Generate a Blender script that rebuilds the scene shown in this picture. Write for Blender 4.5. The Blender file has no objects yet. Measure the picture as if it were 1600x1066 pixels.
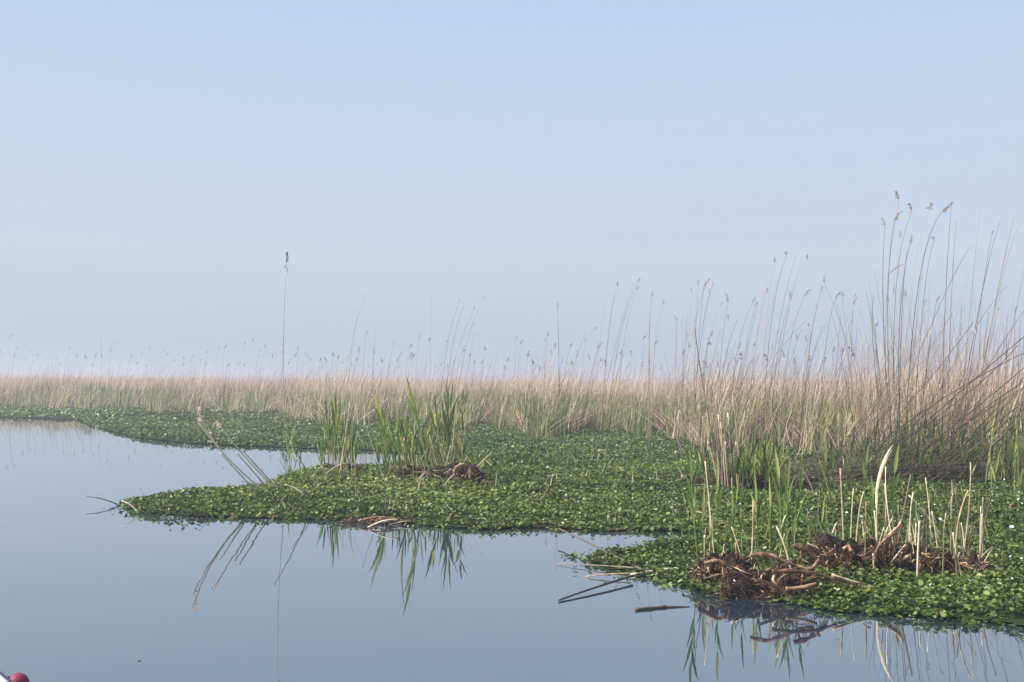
import bpy, math, random
import numpy as np
from mathutils import Vector, Matrix
random.seed(7); RG = np.random.default_rng(11)
S = bpy.context.scene; COL = S.collection
# ---------------------------------------------------------------- camera
F = 1570.0; CAMH = 1.4
cam_d = bpy.data.cameras.new('camera'); cam = bpy.data.objects.new('camera', cam_d); COL.objects.link(cam)
cam_d.sensor_width = 36; cam_d.lens = F/1600*36; cam_d.clip_start = .05; cam_d.clip_end = 9000
ROT = Matrix.Rotation(math.radians(90+2.37), 3, 'X') @ Matrix.Rotation(0.0095, 3, 'Z')
cam.matrix_world = Matrix.Translation((0, 0, CAMH)) @ ROT.to_4x4()
S.camera = cam
# ---------------------------------------------------------------- world
SUN_EL, SUN_AZ = 45, -102        # azimuth from +Y, clockwise seen from above
w = bpy.data.worlds.new('World'); S.world = w; w.use_nodes = True
nt = w.node_tree; N = nt.nodes; L = nt.links
bg = N['Background']; bg.inputs[1].default_value = 0.1
sky = N.new('ShaderNodeTexSky'); sky.sky_type = 'NISHITA'; sky.sun_disc = False
sky.sun_elevation = math.radians(SUN_EL); sky.sun_rotation = math.radians(SUN_AZ)
sky.dust_density = 2.0; sky.air_density = 1.2; sky.ozone_density = 1.5
tc = N.new('ShaderNodeTexCoord'); sp = N.new('ShaderNodeSeparateXYZ'); L.new(tc.outputs['Generated'], sp.inputs[0])
def srgb(r, g, b):
    f = lambda c: ((c/255+.055)/1.055)**2.4 if c > 10 else c/3294
    return (f(r), f(g), f(b))
SKYK = 6.2      # colours below are as seen; divided by the background strength
def sky_ramp(stops):
    n = N.new('ShaderNodeValToRGB'); cr = n.color_ramp
    while len(cr.elements) < len(stops): cr.elements.new(.5)
    for e, (p, c) in zip(cr.elements, stops): e.position = p; e.color = (*srgb(*c), 1)
    return n
rp = sky_ramp([(0.0, (184, 195, 215)), (.035, (189, 200, 219)), (.12, (202, 213, 231)), (.25, (197, 215, 237)), (.36, (185, 211, 238)), (.6, (166, 199, 235))])
L.new(sp.outputs[2], rp.inputs[0])
sc_ = N.new('ShaderNodeVectorMath'); sc_.operation = 'SCALE'; sc_.inputs[3].default_value = SKYK; L.new(rp.outputs[0], sc_.inputs[0])
mr = N.new('ShaderNodeMapRange'); mr.inputs[1].default_value = .36; mr.inputs[2].default_value = .75
mr.inputs[3].default_value = 0; mr.inputs[4].default_value = 1; L.new(sp.outputs[2], mr.inputs[0])
mx = N.new('ShaderNodeMix'); mx.data_type = 'RGBA'
L.new(mr.outputs[0], mx.inputs[0]); L.new(sc_.outputs[0], mx.inputs[6]); L.new(sky.outputs[0], mx.inputs[7])
L.new(mx.outputs[2], bg.inputs[0])
# ---------------------------------------------------------------- sun
sl = bpy.data.lights.new('sun', 'SUN'); sl.energy = 5.0; sl.angle = math.radians(.6); sl.color = (1, .93, .80)
so = bpy.data.objects.new('sun', sl); COL.objects.link(so)
az = math.radians(SUN_AZ); el = math.radians(SUN_EL)
SD = Vector((math.sin(az)*math.cos(el), math.cos(az)*math.cos(el), math.sin(el)))
so.rotation_euler = SD.to_track_quat('Z', 'Y').to_euler(); so.location = SD*30
S.view_settings.view_transform = 'Standard'; S.view_settings.look = 'None'; S.view_settings.gamma = 1
S.view_settings.exposure = 0.70; S.view_settings.use_curve_mapping = False
S.cycles.use_denoising = True; S.cycles.max_bounces = 6; S.cycles.volume_bounces = 1; S.cycles.transparent_max_bounces = 8
# ---------------------------------------------------------------- pixel helpers (photo pixels 1600x1066 -> world)
def ray(px, py): return ROT @ Vector(((px-800)/F, -(py-533)/F, -1))
def at(px, py, z=0.0):
    d = ray(px, py); t = (z-CAMH)/min(d.z, -1e-4); return Vector((0, 0, CAMH)) + d*t
def aty(px, py, Y):
    d = ray(px, py); return Vector((0, 0, CAMH)) + d*(Y/d.y)
# ---------------------------------------------------------------- materials
def mat(name, stops, rough=.6, transl=0.0, spec=.35, bump=0, bscale=60, noise=0, tcol=None):
    """procedural surface; colour picked by the per-piece random value stored in the mesh"""
    m = bpy.data.materials.new(name); m.use_nodes = True
    n = m.node_tree.nodes; l = m.node_tree.links; b = n['Principled BSDF']; out = n['Material Output']
    a = n.new('ShaderNodeAttribute'); a.attribute_name = 'rnd'
    r = n.new('ShaderNodeValToRGB'); cr = r.color_ramp
    while len(cr.elements) < len(stops): cr.elements.new(.5)
    for e, (p, c) in zip(cr.elements, stops): e.position = p; e.color = (*c, 1)
    src = a.outputs['Fac']
    tx = n.new('ShaderNodeTexCoord')
    if noise:
        nz = n.new('ShaderNodeTexNoise'); nz.inputs['Scale'].default_value = bscale; nz.inputs['Detail'].default_value = 4
        l.new(tx.outputs['Object'], nz.inputs['Vector'])
        mm = n.new('ShaderNodeMath'); mm.operation = 'MULTIPLY_ADD'; mm.inputs[1].default_value = noise
        l.new(nz.outputs['Fac'], mm.inputs[0])
        m2 = n.new('ShaderNodeMath'); m2.operation = 'SUBTRACT'; m2.inputs[1].default_value = noise*.5
        l.new(src, m2.inputs[0]); l.new(m2.outputs[0], mm.inputs[2]); src = mm.outputs[0]
    l.new(src, r.inputs[0]); l.new(r.outputs[0], b.inputs['Base Color'])
    b.inputs['Roughness'].default_value = rough; b.inputs['Specular IOR Level'].default_value = spec
    if bump:
        nb = n.new('ShaderNodeTexNoise'); nb.inputs['Scale'].default_value = bscale; l.new(tx.outputs['Object'], nb.inputs['Vector'])
        bp = n.new('ShaderNodeBump'); bp.inputs['Strength'].default_value = bump; bp.inputs['Distance'].default_value = .01
        l.new(nb.outputs['Fac'], bp.inputs['Height']); l.new(bp.outputs[0], b.inputs['Normal'])
    if transl:
        t = n.new('ShaderNodeBsdfTranslucent'); ms = n.new('ShaderNodeMixShader'); ms.inputs[0].default_value = transl
        if tcol:
            tm = n.new('ShaderNodeMix'); tm.data_type = 'RGBA'; tm.blend_type = 'MULTIPLY'; tm.inputs[0].default_value = 1
            l.new(r.outputs[0], tm.inputs[6]); tm.inputs[7].default_value = (*tcol, 1); l.new(tm.outputs[2], t.inputs[0])
        else: l.new(r.outputs[0], t.inputs[0])
        l.new(b.outputs[0], ms.inputs[1]); l.new(t.outputs[0], ms.inputs[2]); l.new(ms.outputs[0], out.inputs[0])
    return m
G = (1.6, 1.45, .7)
M = dict(
    mat_leaf=mat('pennywort_leaf', [(0, (.010, .024, .008)), (.3, (.034, .066, .016)), (.58, (.090, .145, .034)), (.84, (.19, .25, .068)), (1, (.38, .43, .18))], .5, .34, .3, tcol=G),  # pale end of the ramp paints glints onto a few leaves
    hazed_leaf=mat('haze_tinted_pennywort_leaf', [(0, (.014, .033, .012)), (.3, (.036, .072, .020)), (.6, (.084, .134, .036)), (.88, (.17, .225, .065)), (1, (.28, .35, .15))], .45, .3, .4, tcol=G),  # far greens cooler: haze and sky sheen put into the leaf colour
    brown_leaf=mat('withered_leaf', [(0, (.06, .035, .02)), (.6, (.20, .12, .06)), (1, (.34, .24, .13))], .7, .15),
    glint_rag_white=mat('white_glint_and_rag', [(0, (.62, .68, .60)), (1, (.85, .87, .82))], .6, .2),  # white of the modelled leaf glints, also of the tall reed's rag
    green=mat('green_reed_leaf', [(0, (.045, .095, .020)), (.5, (.105, .18, .040)), (.8, (.22, .30, .080)), (1, (.46, .46, .20))], .45, .35, .4, tcol=G),
    green_far=mat('distant_green_reed', [(0, (.055, .080, .028)), (.45, (.20, .245, .08)), (.8, (.36, .38, .15)), (1, (.52, .47, .26))], .6, .3, .3),
    straw=mat('dead_reed_straw', [(0, (.14, .085, .06)), (.25, (.40, .27, .205)), (.6, (.74, .54, .435)), (1, (.88, .75, .62))], .6, .3, .3),
    stem=mat('old_reed_stem', [(0, (.055, .042, .038)), (.5, (.17, .13, .105)), (1, (.46, .36, .26))], .55, 0, .3, noise=.4, bscale=9),
    dark_stem=mat('dark_fallen_stem', [(0, (.018, .013, .013)), (.6, (.058, .042, .038)), (1, (.17, .12, .10))], .6, 0, .3, noise=.3, bscale=9),
    pale=mat('bleached_reed', [(0, (.16, .105, .06)), (.3, (.34, .25, .15)), (.6, (.53, .43, .29)), (1, (.72, .63, .48))], .5, 0, .4, noise=1.1, bscale=19, bump=.5),
    plume=mat('seed_plume', [(0, (.12, .085, .07)), (.6, (.30, .22, .18)), (1, (.52, .42, .34))], .8, .3),
    fibre=mat('root_fibre', [(0, (.010, .006, .004)), (.5, (.045, .017, .009)), (.75, (.095, .040, .020)), (1, (.40, .23, .13))], .75, 0),
    peat=mat('wet_peat', [(0, (.005, .003, .003)), (1, (.022, .011, .007))], .7, 0, .3, bump=1, noise=1, bscale=25),
    rhizome=mat('rhizome_bark', [(0, (.035, .018, .012)), (.4, (.12, .058, .034)), (.72, (.32, .19, .11)), (1, (.62, .47, .32))], .55, 0, .4, bump=.8, noise=1.5, bscale=22),
    ground=mat('marsh_peat_ground', [(0, (.012, .022, .008)), (1, (.035, .050, .016))], .8, 0, .2, noise=1, bscale=3),
    white_hull=mat('white_gelcoat', [(0, (.62, .62, .60)), (1, (.80, .80, .78))], .25, 0, .5, noise=.5, bscale=5),
    navy=mat('navy_rubber', [(0, (.015, .022, .05)), (1, (.03, .045, .09))], .5, 0, .4, noise=.4, bscale=20),
    red=mat('red_fender_plastic', [(0, (.15, .014, .045)), (1, (.28, .035, .085))], .6, 0, .3, noise=.5, bscale=30),
    wood=mat('boat_thwart_wood', [(0, (.16, .09, .05)), (1, (.32, .20, .11))], .5, 0, .4, noise=1, bscale=12),
)
# ---------------------------------------------------------------- mesh building
class MB:
    def __init__(s): s.v = []; s.f = []; s.r = []
    def add(s, vs, fs, r):
        o = len(s.v); s.v += [tuple(p) for p in vs]; s.f += [tuple(i+o for i in f) for f in fs]
        s.r += ([r]*len(vs) if not hasattr(r, '__len__') else list(r))
    def build(s, name, m, parent=None, smooth=True, base=None):
        if base is not None: s.v = [(p[0]-base[0], p[1]-base[1], p[2]-base[2]) for p in s.v]
        me = bpy.data.meshes.new(name); me.from_pydata(s.v, [], s.f)
        a = me.attributes.new('rnd', 'FLOAT', 'POINT'); a.data.foreach_set('value', s.r)
        me.materials.append(m)
        if smooth: me.polygons.foreach_set('use_smooth', [True]*len(me.polygons))
        o = bpy.data.objects.new(name, me); COL.objects.link(o)
        if parent: o.parent = parent
        elif base is not None: o.location = base
        return o
def np_mesh(name, V, Q, R, m, smooth=False):
    """V (n,k,3) points, Q list of faces in one piece, R (n,)"""
    n, k, _ = V.shape; me = bpy.data.meshes.new(name)
    me.vertices.add(n*k); me.vertices.foreach_set('co', V.astype(np.float32).ravel())
    sizes = np.array([len(q) for q in Q]); flat = np.concatenate([np.array(q) for q in Q])
    loops = (flat[None, :] + (np.arange(n)*k)[:, None]).ravel()
    me.loops.add(len(loops)); me.loops.foreach_set('vertex_index', loops.astype(np.int32))
    st = np.concatenate([[0], np.cumsum(sizes)[:-1]]); starts = (st[None, :] + (np.arange(n)*len(flat))[:, None]).ravel()
    me.polygons.add(n*len(Q)); me.polygons.foreach_set('loop_start', starts.astype(np.int32))
    me.update(calc_edges=True)
    a = me.attributes.new('rnd', 'FLOAT', 'POINT'); a.data.foreach_set('value', np.repeat(R, k).astype(np.float32))
    if smooth: me.polygons.foreach_set('use_smooth', np.ones(len(me.polygons), bool))
    me.materials.append(m); o = bpy.data.objects.new(name, me); COL.objects.link(o); return o
def tag(o, label=None, cat=None, group=None, kind=None):
    if label: o['label'] = label
    if cat: o['category'] = cat
    if group: o['group'] = group
    if kind: o['kind'] = kind
    return o
def empty(name, loc, label, cat, group=None):
    o = bpy.data.objects.new(name, None); o.empty_display_size = .1; COL.objects.link(o); o.location = loc
    return tag(o, label, cat, group)
def bez(a, b, c, n):
    """curve from a to c that passes b at the middle"""
    q = b*2-(a+c)*.5; return [a*(1-t)**2+q*(2*t*(1-t))+c*t*t for t in [i/n for i in range(n+1)]]
def tube(mb, pts, r0, r1, sides=5, r=None, knots=0, cap=True, wob=0):
    r = random.random() if r is None else r; vs = []; fs = []; n = len(pts)
    for i, p in enumerate(pts):
        d = (pts[min(i+1, n-1)]-pts[max(i-1, 0)]).normalized()
        u = d.cross(Vector((.3, 1, .1))).normalized(); v = d.cross(u)
        rr = r0+(r1-r0)*i/(n-1)
        if knots and i % knots == 0: rr *= 1.3
        if wob: rr *= 1+random.uniform(-wob, wob)+.12*math.sin(i*1.9+r*20)
        for k in range(sides):
            an = 6.2832*k/sides; vs.append(p+u*(rr*math.cos(an))+v*(rr*math.sin(an)))
    for i in range(n-1):
        for k in range(sides):
            a = i*sides+k; b = i*sides+(k+1) % sides; fs.append((a, b, b+sides, a+sides))
    if cap: fs.append(tuple(range(sides))[::-1]); fs.append(tuple((n-1)*sides+k for k in range(sides)))
    mb.add(vs, fs, r)
def leaf(mb, base, d, length, width, droop, r=None, side=None, n=6, peak=.3):
    """lance-shaped reed leaf, folded along its midrib"""
    d = d.normalized(); r = random.random() if r is None else r
    out = Vector((d.x, d.y, 0)); out = out.normalized() if out.length > .02 else Vector((random.uniform(-1, 1), random.uniform(-1, 1), 0)).normalized()
    s = side or d.cross(Vector((random.uniform(-1, 1), random.uniform(-1, 1), .2))).normalized()
    up = s.cross(d); vs = []; fs = []
    for i in range(n+1):
        t = i/n; p = base+d*(length*t)+out*(droop*length*t*t*.7)-Vector((0, 0, droop*length*t**3*.6))
        wd = width*.5*(min(t/peak, 1)**.6*(1 if t < peak else ((1-t)/(1-peak))**.75)+.12*(1-t))
        vs += [p-s*wd+up*wd*.35, p, p+s*wd+up*wd*.35]
    for i in range(n):
        a = 3*i; fs += [(a, a+1, a+4, a+3), (a+1, a+2, a+5, a+4)]
    mb.add(vs, fs, r)
# seed plumes: a few wispy one-sided panicles, shared by all plumed reeds
def plume_mesh(seed, length, n, sparse):
    rnd = random.Random(seed); mb = MB(); ax = []
    for i in range(7):
        t = i/6; ax.append(Vector((length*.35*t*t, 0, length*t*(1-.22*t))))
    tube(mb, ax, .0018, .0008, 3, .3)
    for k in range(n):
        t = rnd.uniform(.05, 1); p0 = ax[0].lerp(ax[-1], t); p0.x = length*.35*t*t
        a = rnd.gauss(0, .9); L_ = length*rnd.uniform(.22, .5)*(1-.45*t)
        d = Vector((math.cos(a)*.75, math.sin(a)*.55, rnd.uniform(.25, 1.1))).normalized()
        s = Vector((rnd.uniform(-1, 1), rnd.uniform(-1, 1), rnd.uniform(-1, 1))).normalized()
        wd = rnd.uniform(.0025, .006)*sparse; rr = rnd.random(); pr = None; vs = []; fs = []
        for j in range(4):
            u = j/3; p = p0+d*(L_*u)-Vector((0, 0, L_*.55*u*u)); q = wd*(.4, 1, 1, .2)[j]
            vs += [p-s*q, p+s*q]
            if j: fs.append((2*j-2, 2*j-1, 2*j+1, 2*j))
        mb.add(vs, fs, rr)
    me = bpy.data.meshes.new('seed_head'); me.from_pydata(mb.v, [], mb.f)
    a = me.attributes.new('rnd', 'FLOAT', 'POINT'); a.data.foreach_set('value', mb.r); me.materials.append(M['plume']); return me
PL = [plume_mesh(i, .26, 34+6*i, 1.0) for i in range(6)]
M['plume_dark'] = mat('distant_plume', [(0, (.05, .032, .035)), (1, (.17, .12, .12))], .8, .1)
PLF = [plume_mesh(20+i, .20, 13+3*i, 1.8) for i in range(5)]
for me_ in PLF: me_.materials.clear(); me_.materials.append(M['plume_dark'])
PLP = []
for me_ in PL[:3]:
    c_ = me_.copy(); c_.materials.clear(); c_.materials.append(M['straw']); PLP.append(c_)
def put_plume(root, loc, d, size=1, far=False, ang=None, name='seed_head'):
    o = bpy.data.objects.new(name, random.choice(PLP if far == 'pale' else PLF if far else PL)); COL.objects.link(o); o.parent = root
    o.location = loc; q = d.to_track_quat('Z', 'Y').to_matrix() @ Matrix.Rotation(random.uniform(-.9, .9) if ang is None else ang, 3, 'Z')
    o.rotation_euler = q.to_euler(); o.scale = (size, size, size); return o
# ---------------------------------------------------------------- the setting: water, marsh ground
def grid_plane(name, x0, x1, y0, y1, z, m):
    mb = MB(); mb.add([(x0, y0, z), (x1, y0, z), (x1, y1, z), (x0, y1, z)], [(0, 1, 2, 3)], .5)
    return tag(mb.build(name, m, smooth=False), kind='structure')
wm = bpy.data.materials.new('still_water'); wm.use_nodes = True
n = wm.node_tree.nodes; l = wm.node_tree.links; b = n['Principled BSDF']
b.inputs['Base Color'].default_value = (.015, .027, .045, 1); b.inputs['Roughness'].default_value = .6; b.inputs['Specular IOR Level'].default_value = 0
gl = n.new('ShaderNodeBsdfGlossy'); gl.inputs['Roughness'].default_value = .012; gl.inputs['Color'].default_value = (.93, .975, 1, 1)
lw_ = n.new('ShaderNodeLayerWeight'); lw_.inputs['Blend'].default_value = .5
pw = n.new('ShaderNodeMath'); pw.operation = 'POWER'; pw.inputs[1].default_value = 5; l.new(lw_.outputs['Facing'], pw.inputs[0])
fr_ = n.new('ShaderNodeMath'); fr_.operation = 'MULTIPLY_ADD'; fr_.inputs[1].default_value = .70; fr_.inputs[2].default_value = .30; l.new(pw.outputs[0], fr_.inputs[0])
wx = n.new('ShaderNodeMixShader'); l.new(fr_.outputs[0], wx.inputs[0]); l.new(b.outputs[0], wx.inputs[1]); l.new(gl.outputs[0], wx.inputs[2]); l.new(wx.outputs[0], n['Material Output'].inputs[0])
tx = n.new('ShaderNodeTexCoord'); mp = n.new('ShaderNodeMapping'); mp.inputs['Scale'].default_value = (1, .6, 1)
l.new(tx.outputs['Object'], mp.inputs[0])
na = n.new('ShaderNodeTexNoise'); na.inputs['Scale'].default_value = 1.3; na.inputs['Detail'].default_value = 3; l.new(mp.outputs[0], na.inputs['Vector'])
nb = n.new('ShaderNodeTexNoise'); nb.inputs['Scale'].default_value = 9; nb.inputs['Detail'].default_value = 2; l.new(mp.outputs[0], nb.inputs['Vector'])
ad = n.new('ShaderNodeMath'); ad.operation = 'MULTIPLY_ADD'; ad.inputs[1].default_value = .05; l.new(nb.outputs[0], ad.inputs[0]); l.new(na.outputs[0], ad.inputs[2])
bp = n.new('ShaderNodeBump'); bp.inputs['Strength'].default_value = .12; bp.inputs['Distance'].default_value = .02
l.new(ad.outputs[0], bp.inputs['Height']); l.new(bp.outputs[0], gl.inputs['Normal'])
grid_plane('water', -900, 900, -60, 1200, 0, wm)
MATPX = [(-260, 650), (-80, 651), (0, 652), (60, 654), (125, 656), (140, 665), (180, 676), (220, 685), (300, 693), (380, 697), (440, 699), (480, 701),
 (540, 701), (600, 705), (668, 712), (650, 724), (600, 730), (540, 733), (480, 739), (440, 747), (428, 755), (420, 764), (385, 765), (330, 770),
 (270, 775), (220, 782), (192, 789), (205, 797), (240, 803), (300, 806), (380, 809), (460, 811), (560, 812), (640, 816), (690, 824), (760, 827),
 (830, 824), (880, 826), (960, 830), (1040, 829), (1085, 829), (1115, 838), (1085, 850), (1020, 856), (960, 865), (925, 871), (918, 876), (950, 886),
 (1000, 898), (1050, 908), (1085, 918), (1120, 926), (1180, 930), (1230, 942), (1300, 955), (1380, 960), (1460, 965), (1540, 972), (1620, 980), (1900, 1005), (2600, 1040)]
POLY = [at(*p) for p in MATPX]; POLY = [(p.x, p.y) for p in POLY]
POLY = np.array(POLY+[(30, 8), (60, 60), (850, 1150), (-850, 1150), (-60, 60)])
def inside(P):
    x, y = P[:, 0], P[:, 1]; c = np.zeros(len(P), bool); n = len(POLY)
    for i in range(n):
        x1, y1 = POLY[i]; x2, y2 = POLY[(i+1) % n]
        if y1 == y2: continue
        k = ((y1 > y) != (y2 > y)) & (x < (x2-x1)*(y-y1)/(y2-y1)+x1); c ^= k
    return c
def edge_dist(P):
    d = np.full(len(P), 9.)
    n = len(MATPX)
    for i in range(n-1):
        a = POLY[i]; v = POLY[i+1]-a; t = np.clip(((P-a)@v)/(v@v+1e-9), 0, 1); d = np.minimum(d, np.linalg.norm(P-a-t[:, None]*v, axis=1))
    return d
from mathutils.geometry import tessellate_polygon
ri = tessellate_polygon([[Vector((x, y, 0)) for x, y in POLY]])
mb = MB(); mb.add([(x, y, .012) for x, y in POLY], [tuple(t) for t in ri], .5)
g = mb.build('marsh_ground', M['ground'], smooth=False); tag(g, kind='structure')
def nz(P, s, seed=0):
    x = P[:, 0]*s+seed*1.7; y = P[:, 1]*s-seed*2.3
    return (np.sin(x+1.7*np.sin(y*.8))+np.sin(y*1.31+1.3*np.sin(x*.9+2))+np.sin((x+y)*.71+np.sin(x*1.7)))/3
def project(P):
    R = np.array(ROT.transposed()); q = (P-np.array([0, 0, CAMH]))@R.T
    return 800+F*q[:, 0]/-q[:, 2], 533-F*q[:, 1]/-q[:, 2], -q[:, 2]
# leaf carpet
def carpet(name, y0, y1, dens, size, hh, hexa, label, matl='mat_leaf', keep=None, margin=2.6, flat=.68):
    xm = lambda y: .56*y+margin
    A = (xm(y0)+xm(y1))*(y1-y0); n = int(A*dens)
    y = y0+(y1-y0)*RG.random(n); x = (RG.random(n)*2-1)*xm(y1); k = np.abs(x) < xm(y); P = np.stack([x[k], y[k]], 1)
    P = P[inside(P+np.stack([.06*nz(P, 17, 2)+RG.normal(0, .03, len(P)), .13*nz(P, 7, 6)+.07*nz(P, 19, 3)+RG.normal(0, .05, len(P))], 1))]
    e = edge_dist(P)
    if keep is not None:
        P_, e_ = P, e; kk = keep(P_, e_); P, e = P_[kk], e_[kk]
    n = len(P)
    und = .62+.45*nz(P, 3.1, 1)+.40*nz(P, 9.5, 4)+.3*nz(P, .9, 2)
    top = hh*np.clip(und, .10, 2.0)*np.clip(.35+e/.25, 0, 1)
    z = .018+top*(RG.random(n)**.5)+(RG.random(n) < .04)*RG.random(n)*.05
    sz = size*np.clip(np.exp(RG.normal(-.08, .30, n)), .4, 1.6)*(1+.25*nz(P, 1.7, 11))
    nor = np.stack([RG.normal(0, flat, n), RG.normal(0, flat, n), np.ones(n)], 1); nor /= np.linalg.norm(nor, axis=1)[:, None]
    a = RG.random(n)*6.283; u = np.stack([np.cos(a), np.sin(a), np.zeros(n)], 1); u -= nor*(u*nor).sum(1)[:, None]; u /= np.linalg.norm(u, axis=1)[:, None]; v = np.cross(nor, u)
    C = np.stack([P[:, 0], P[:, 1], z], 1)
    m = 7 if hexa else 5; V = []
    for i in range(m):
        an = 6.2832*(i+.5)/m*(.95); rr = (1-.18*(i in (0, m-1)))
        V.append(C+(u*math.cos(an)+v*math.sin(an))*(sz*.5*rr)[:, None]+nor*(sz*.10)[:, None])
    if hexa: V.append(C); Q = [(i, (i+1) % m, m) for i in range(m)]
    else: Q = [tuple(range(m))]
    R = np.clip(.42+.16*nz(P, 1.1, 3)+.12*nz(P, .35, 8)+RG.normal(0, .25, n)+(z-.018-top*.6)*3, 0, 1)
    o = np_mesh(name, np.stack(V, 1), Q, R, M[matl]); tag(o, label, 'plants', kind='stuff'); print(name, n); return o
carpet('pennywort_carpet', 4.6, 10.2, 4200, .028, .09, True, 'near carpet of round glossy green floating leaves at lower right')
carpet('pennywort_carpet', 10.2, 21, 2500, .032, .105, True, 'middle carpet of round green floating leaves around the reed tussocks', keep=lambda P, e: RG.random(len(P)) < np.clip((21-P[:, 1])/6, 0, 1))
carpet('pennywort_carpet', 14, 32, 700, .050, .12, False, 'far carpet of haze tinted bluish green floating leaves in front of the reed bed', 'hazed_leaf', keep=lambda P, e: RG.random(len(P)) < np.clip((P[:, 1]-14)/6, 0, 1))
carpet('pennywort_carpet', 32, 75, 160, .095, .13, False, 'low dark green strip of floating leaves along the far shore', 'hazed_leaf')
# brown litter along the water's edge
carpet('withered_leaves', 4.6, 17, 260, .034, .05, True, 'scattered withered brown leaves along the edge of the green mat', 'brown_leaf', keep=lambda P, e: ((e < .24) & (nz(P, 2.2, 5) > -.2)) | (nz(P, 1.3, 15)+.5*nz(P, 5, 2) > .95))
carpet('leaf_glints', 4.8, 30, 14, .030, .15, True, 'tiny white flecks painted as glints, clustered over the green leaf carpet', 'glint_rag_white', keep=lambda P, e: (nz(P, 1.6, 9) > .35) | ((P[:, 0] > .2*P[:, 1]) & (P[:, 1] < 14) & (nz(P, 2.3, 4) > .1)), flat=.7)  # white flecks stand in for light glinting on glossy leaves
# ragged runners: little rafts of leaves trailing off the mat's edge
def runners():
    V = []; R_ = []
    for i in range(22, len(MATPX)-2):
        a, b_ = POLY[i], POLY[i+1]; Ld = np.linalg.norm(b_-a)
        for k in range(int(Ld*2.6+random.random())):
            t = random.random(); tn = (b_-a)/Ld; nr = np.array([tn[1], -tn[0]]); c = a+(b_-a)*t; 
            if inside(np.array([c+nr*.1]))[0]: nr = -nr
            dr = nr*random.uniform(.3, 1)+tn*random.gauss(0, .7); ln = random.uniform(.05, .26)
            for q in range(int(ln*110)):
                f = random.random(); p = c+dr*ln*f+RG.normal(0, .022, 2); s = random.uniform(.008, .020); an = random.random()*6.28; z = .008+random.random()*.05*(1-f); tx_, ty_ = random.gauss(0, .5), random.gauss(0, .5)
                V.append([[p[0]+s*math.cos(an+u), p[1]+s*math.sin(an+u), z+s*(tx_*math.cos(an+u)+ty_*math.sin(an+u))] for u in (0, 1.2, 2.4, 3.6, 4.8)]); R_.append(min(1, max(0, random.gauss(.5, .25))))
    return tag(np_mesh('trailing_runners', np.array(V), [(0, 1, 2, 3, 4)], np.array(R_), M['mat_leaf']), 'ragged little rafts of leaves trailing off the edge of the green mat', 'plants', kind='stuff')
runners()
# a few loose leaves floating just off the edge
def loose():
    V = []; R = []
    for i in range(24, len(MATPX)-2):
        a, b_ = POLY[i], POLY[i+1]; Ld = np.linalg.norm(b_-a)
        for k in range(int(Ld*110)):
            p = a+(b_-a)*random.random()+RG.normal(0, .06 if random.random() < .8 else .2, 2); s = random.uniform(.008, .024); an = random.random()*6.28
            V.append([[p[0]+s*math.cos(an+t), p[1]+s*math.sin(an+t), .006+random.random()*.012] for t in (0, 1.2, 2.4, 3.6, 4.8)]); R.append(random.random()*.8)
    return tag(np_mesh('floating_leaves', np.array(V), [(0, 1, 2, 3, 4)], np.array(R), M['mat_leaf']), 'small loose leaves lying on the water along the mat edge', 'plants', kind='stuff')
loose()
def specks():
    V = []; R = []
    for k in range(45):
        x, y = random.uniform(-40, 1560), 1066-380*random.random()**.6; P = at(x, y, .004)
        if inside(np.array([[P.x, P.y]]))[0]: continue
        s = random.uniform(.004, .013); a = random.uniform(0, 6.28); e = random.uniform(.25, 1)
        V.append([[P.x+s*math.cos(a+t)*(1 if i % 2 else e), P.y+s*math.sin(a+t)*(1 if i % 2 else e), P.z+random.random()*.004] for i, t in enumerate((0, 1.57, 3.14, 4.71))]); R.append(random.random()*.7)
    return tag(np_mesh('floating_specks', np.array(V), [(0, 1, 2, 3)], np.array(R), M['brown_leaf']), 'tiny bits of plant debris floating on the open water', 'debris', kind='stuff')
specks()
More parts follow.
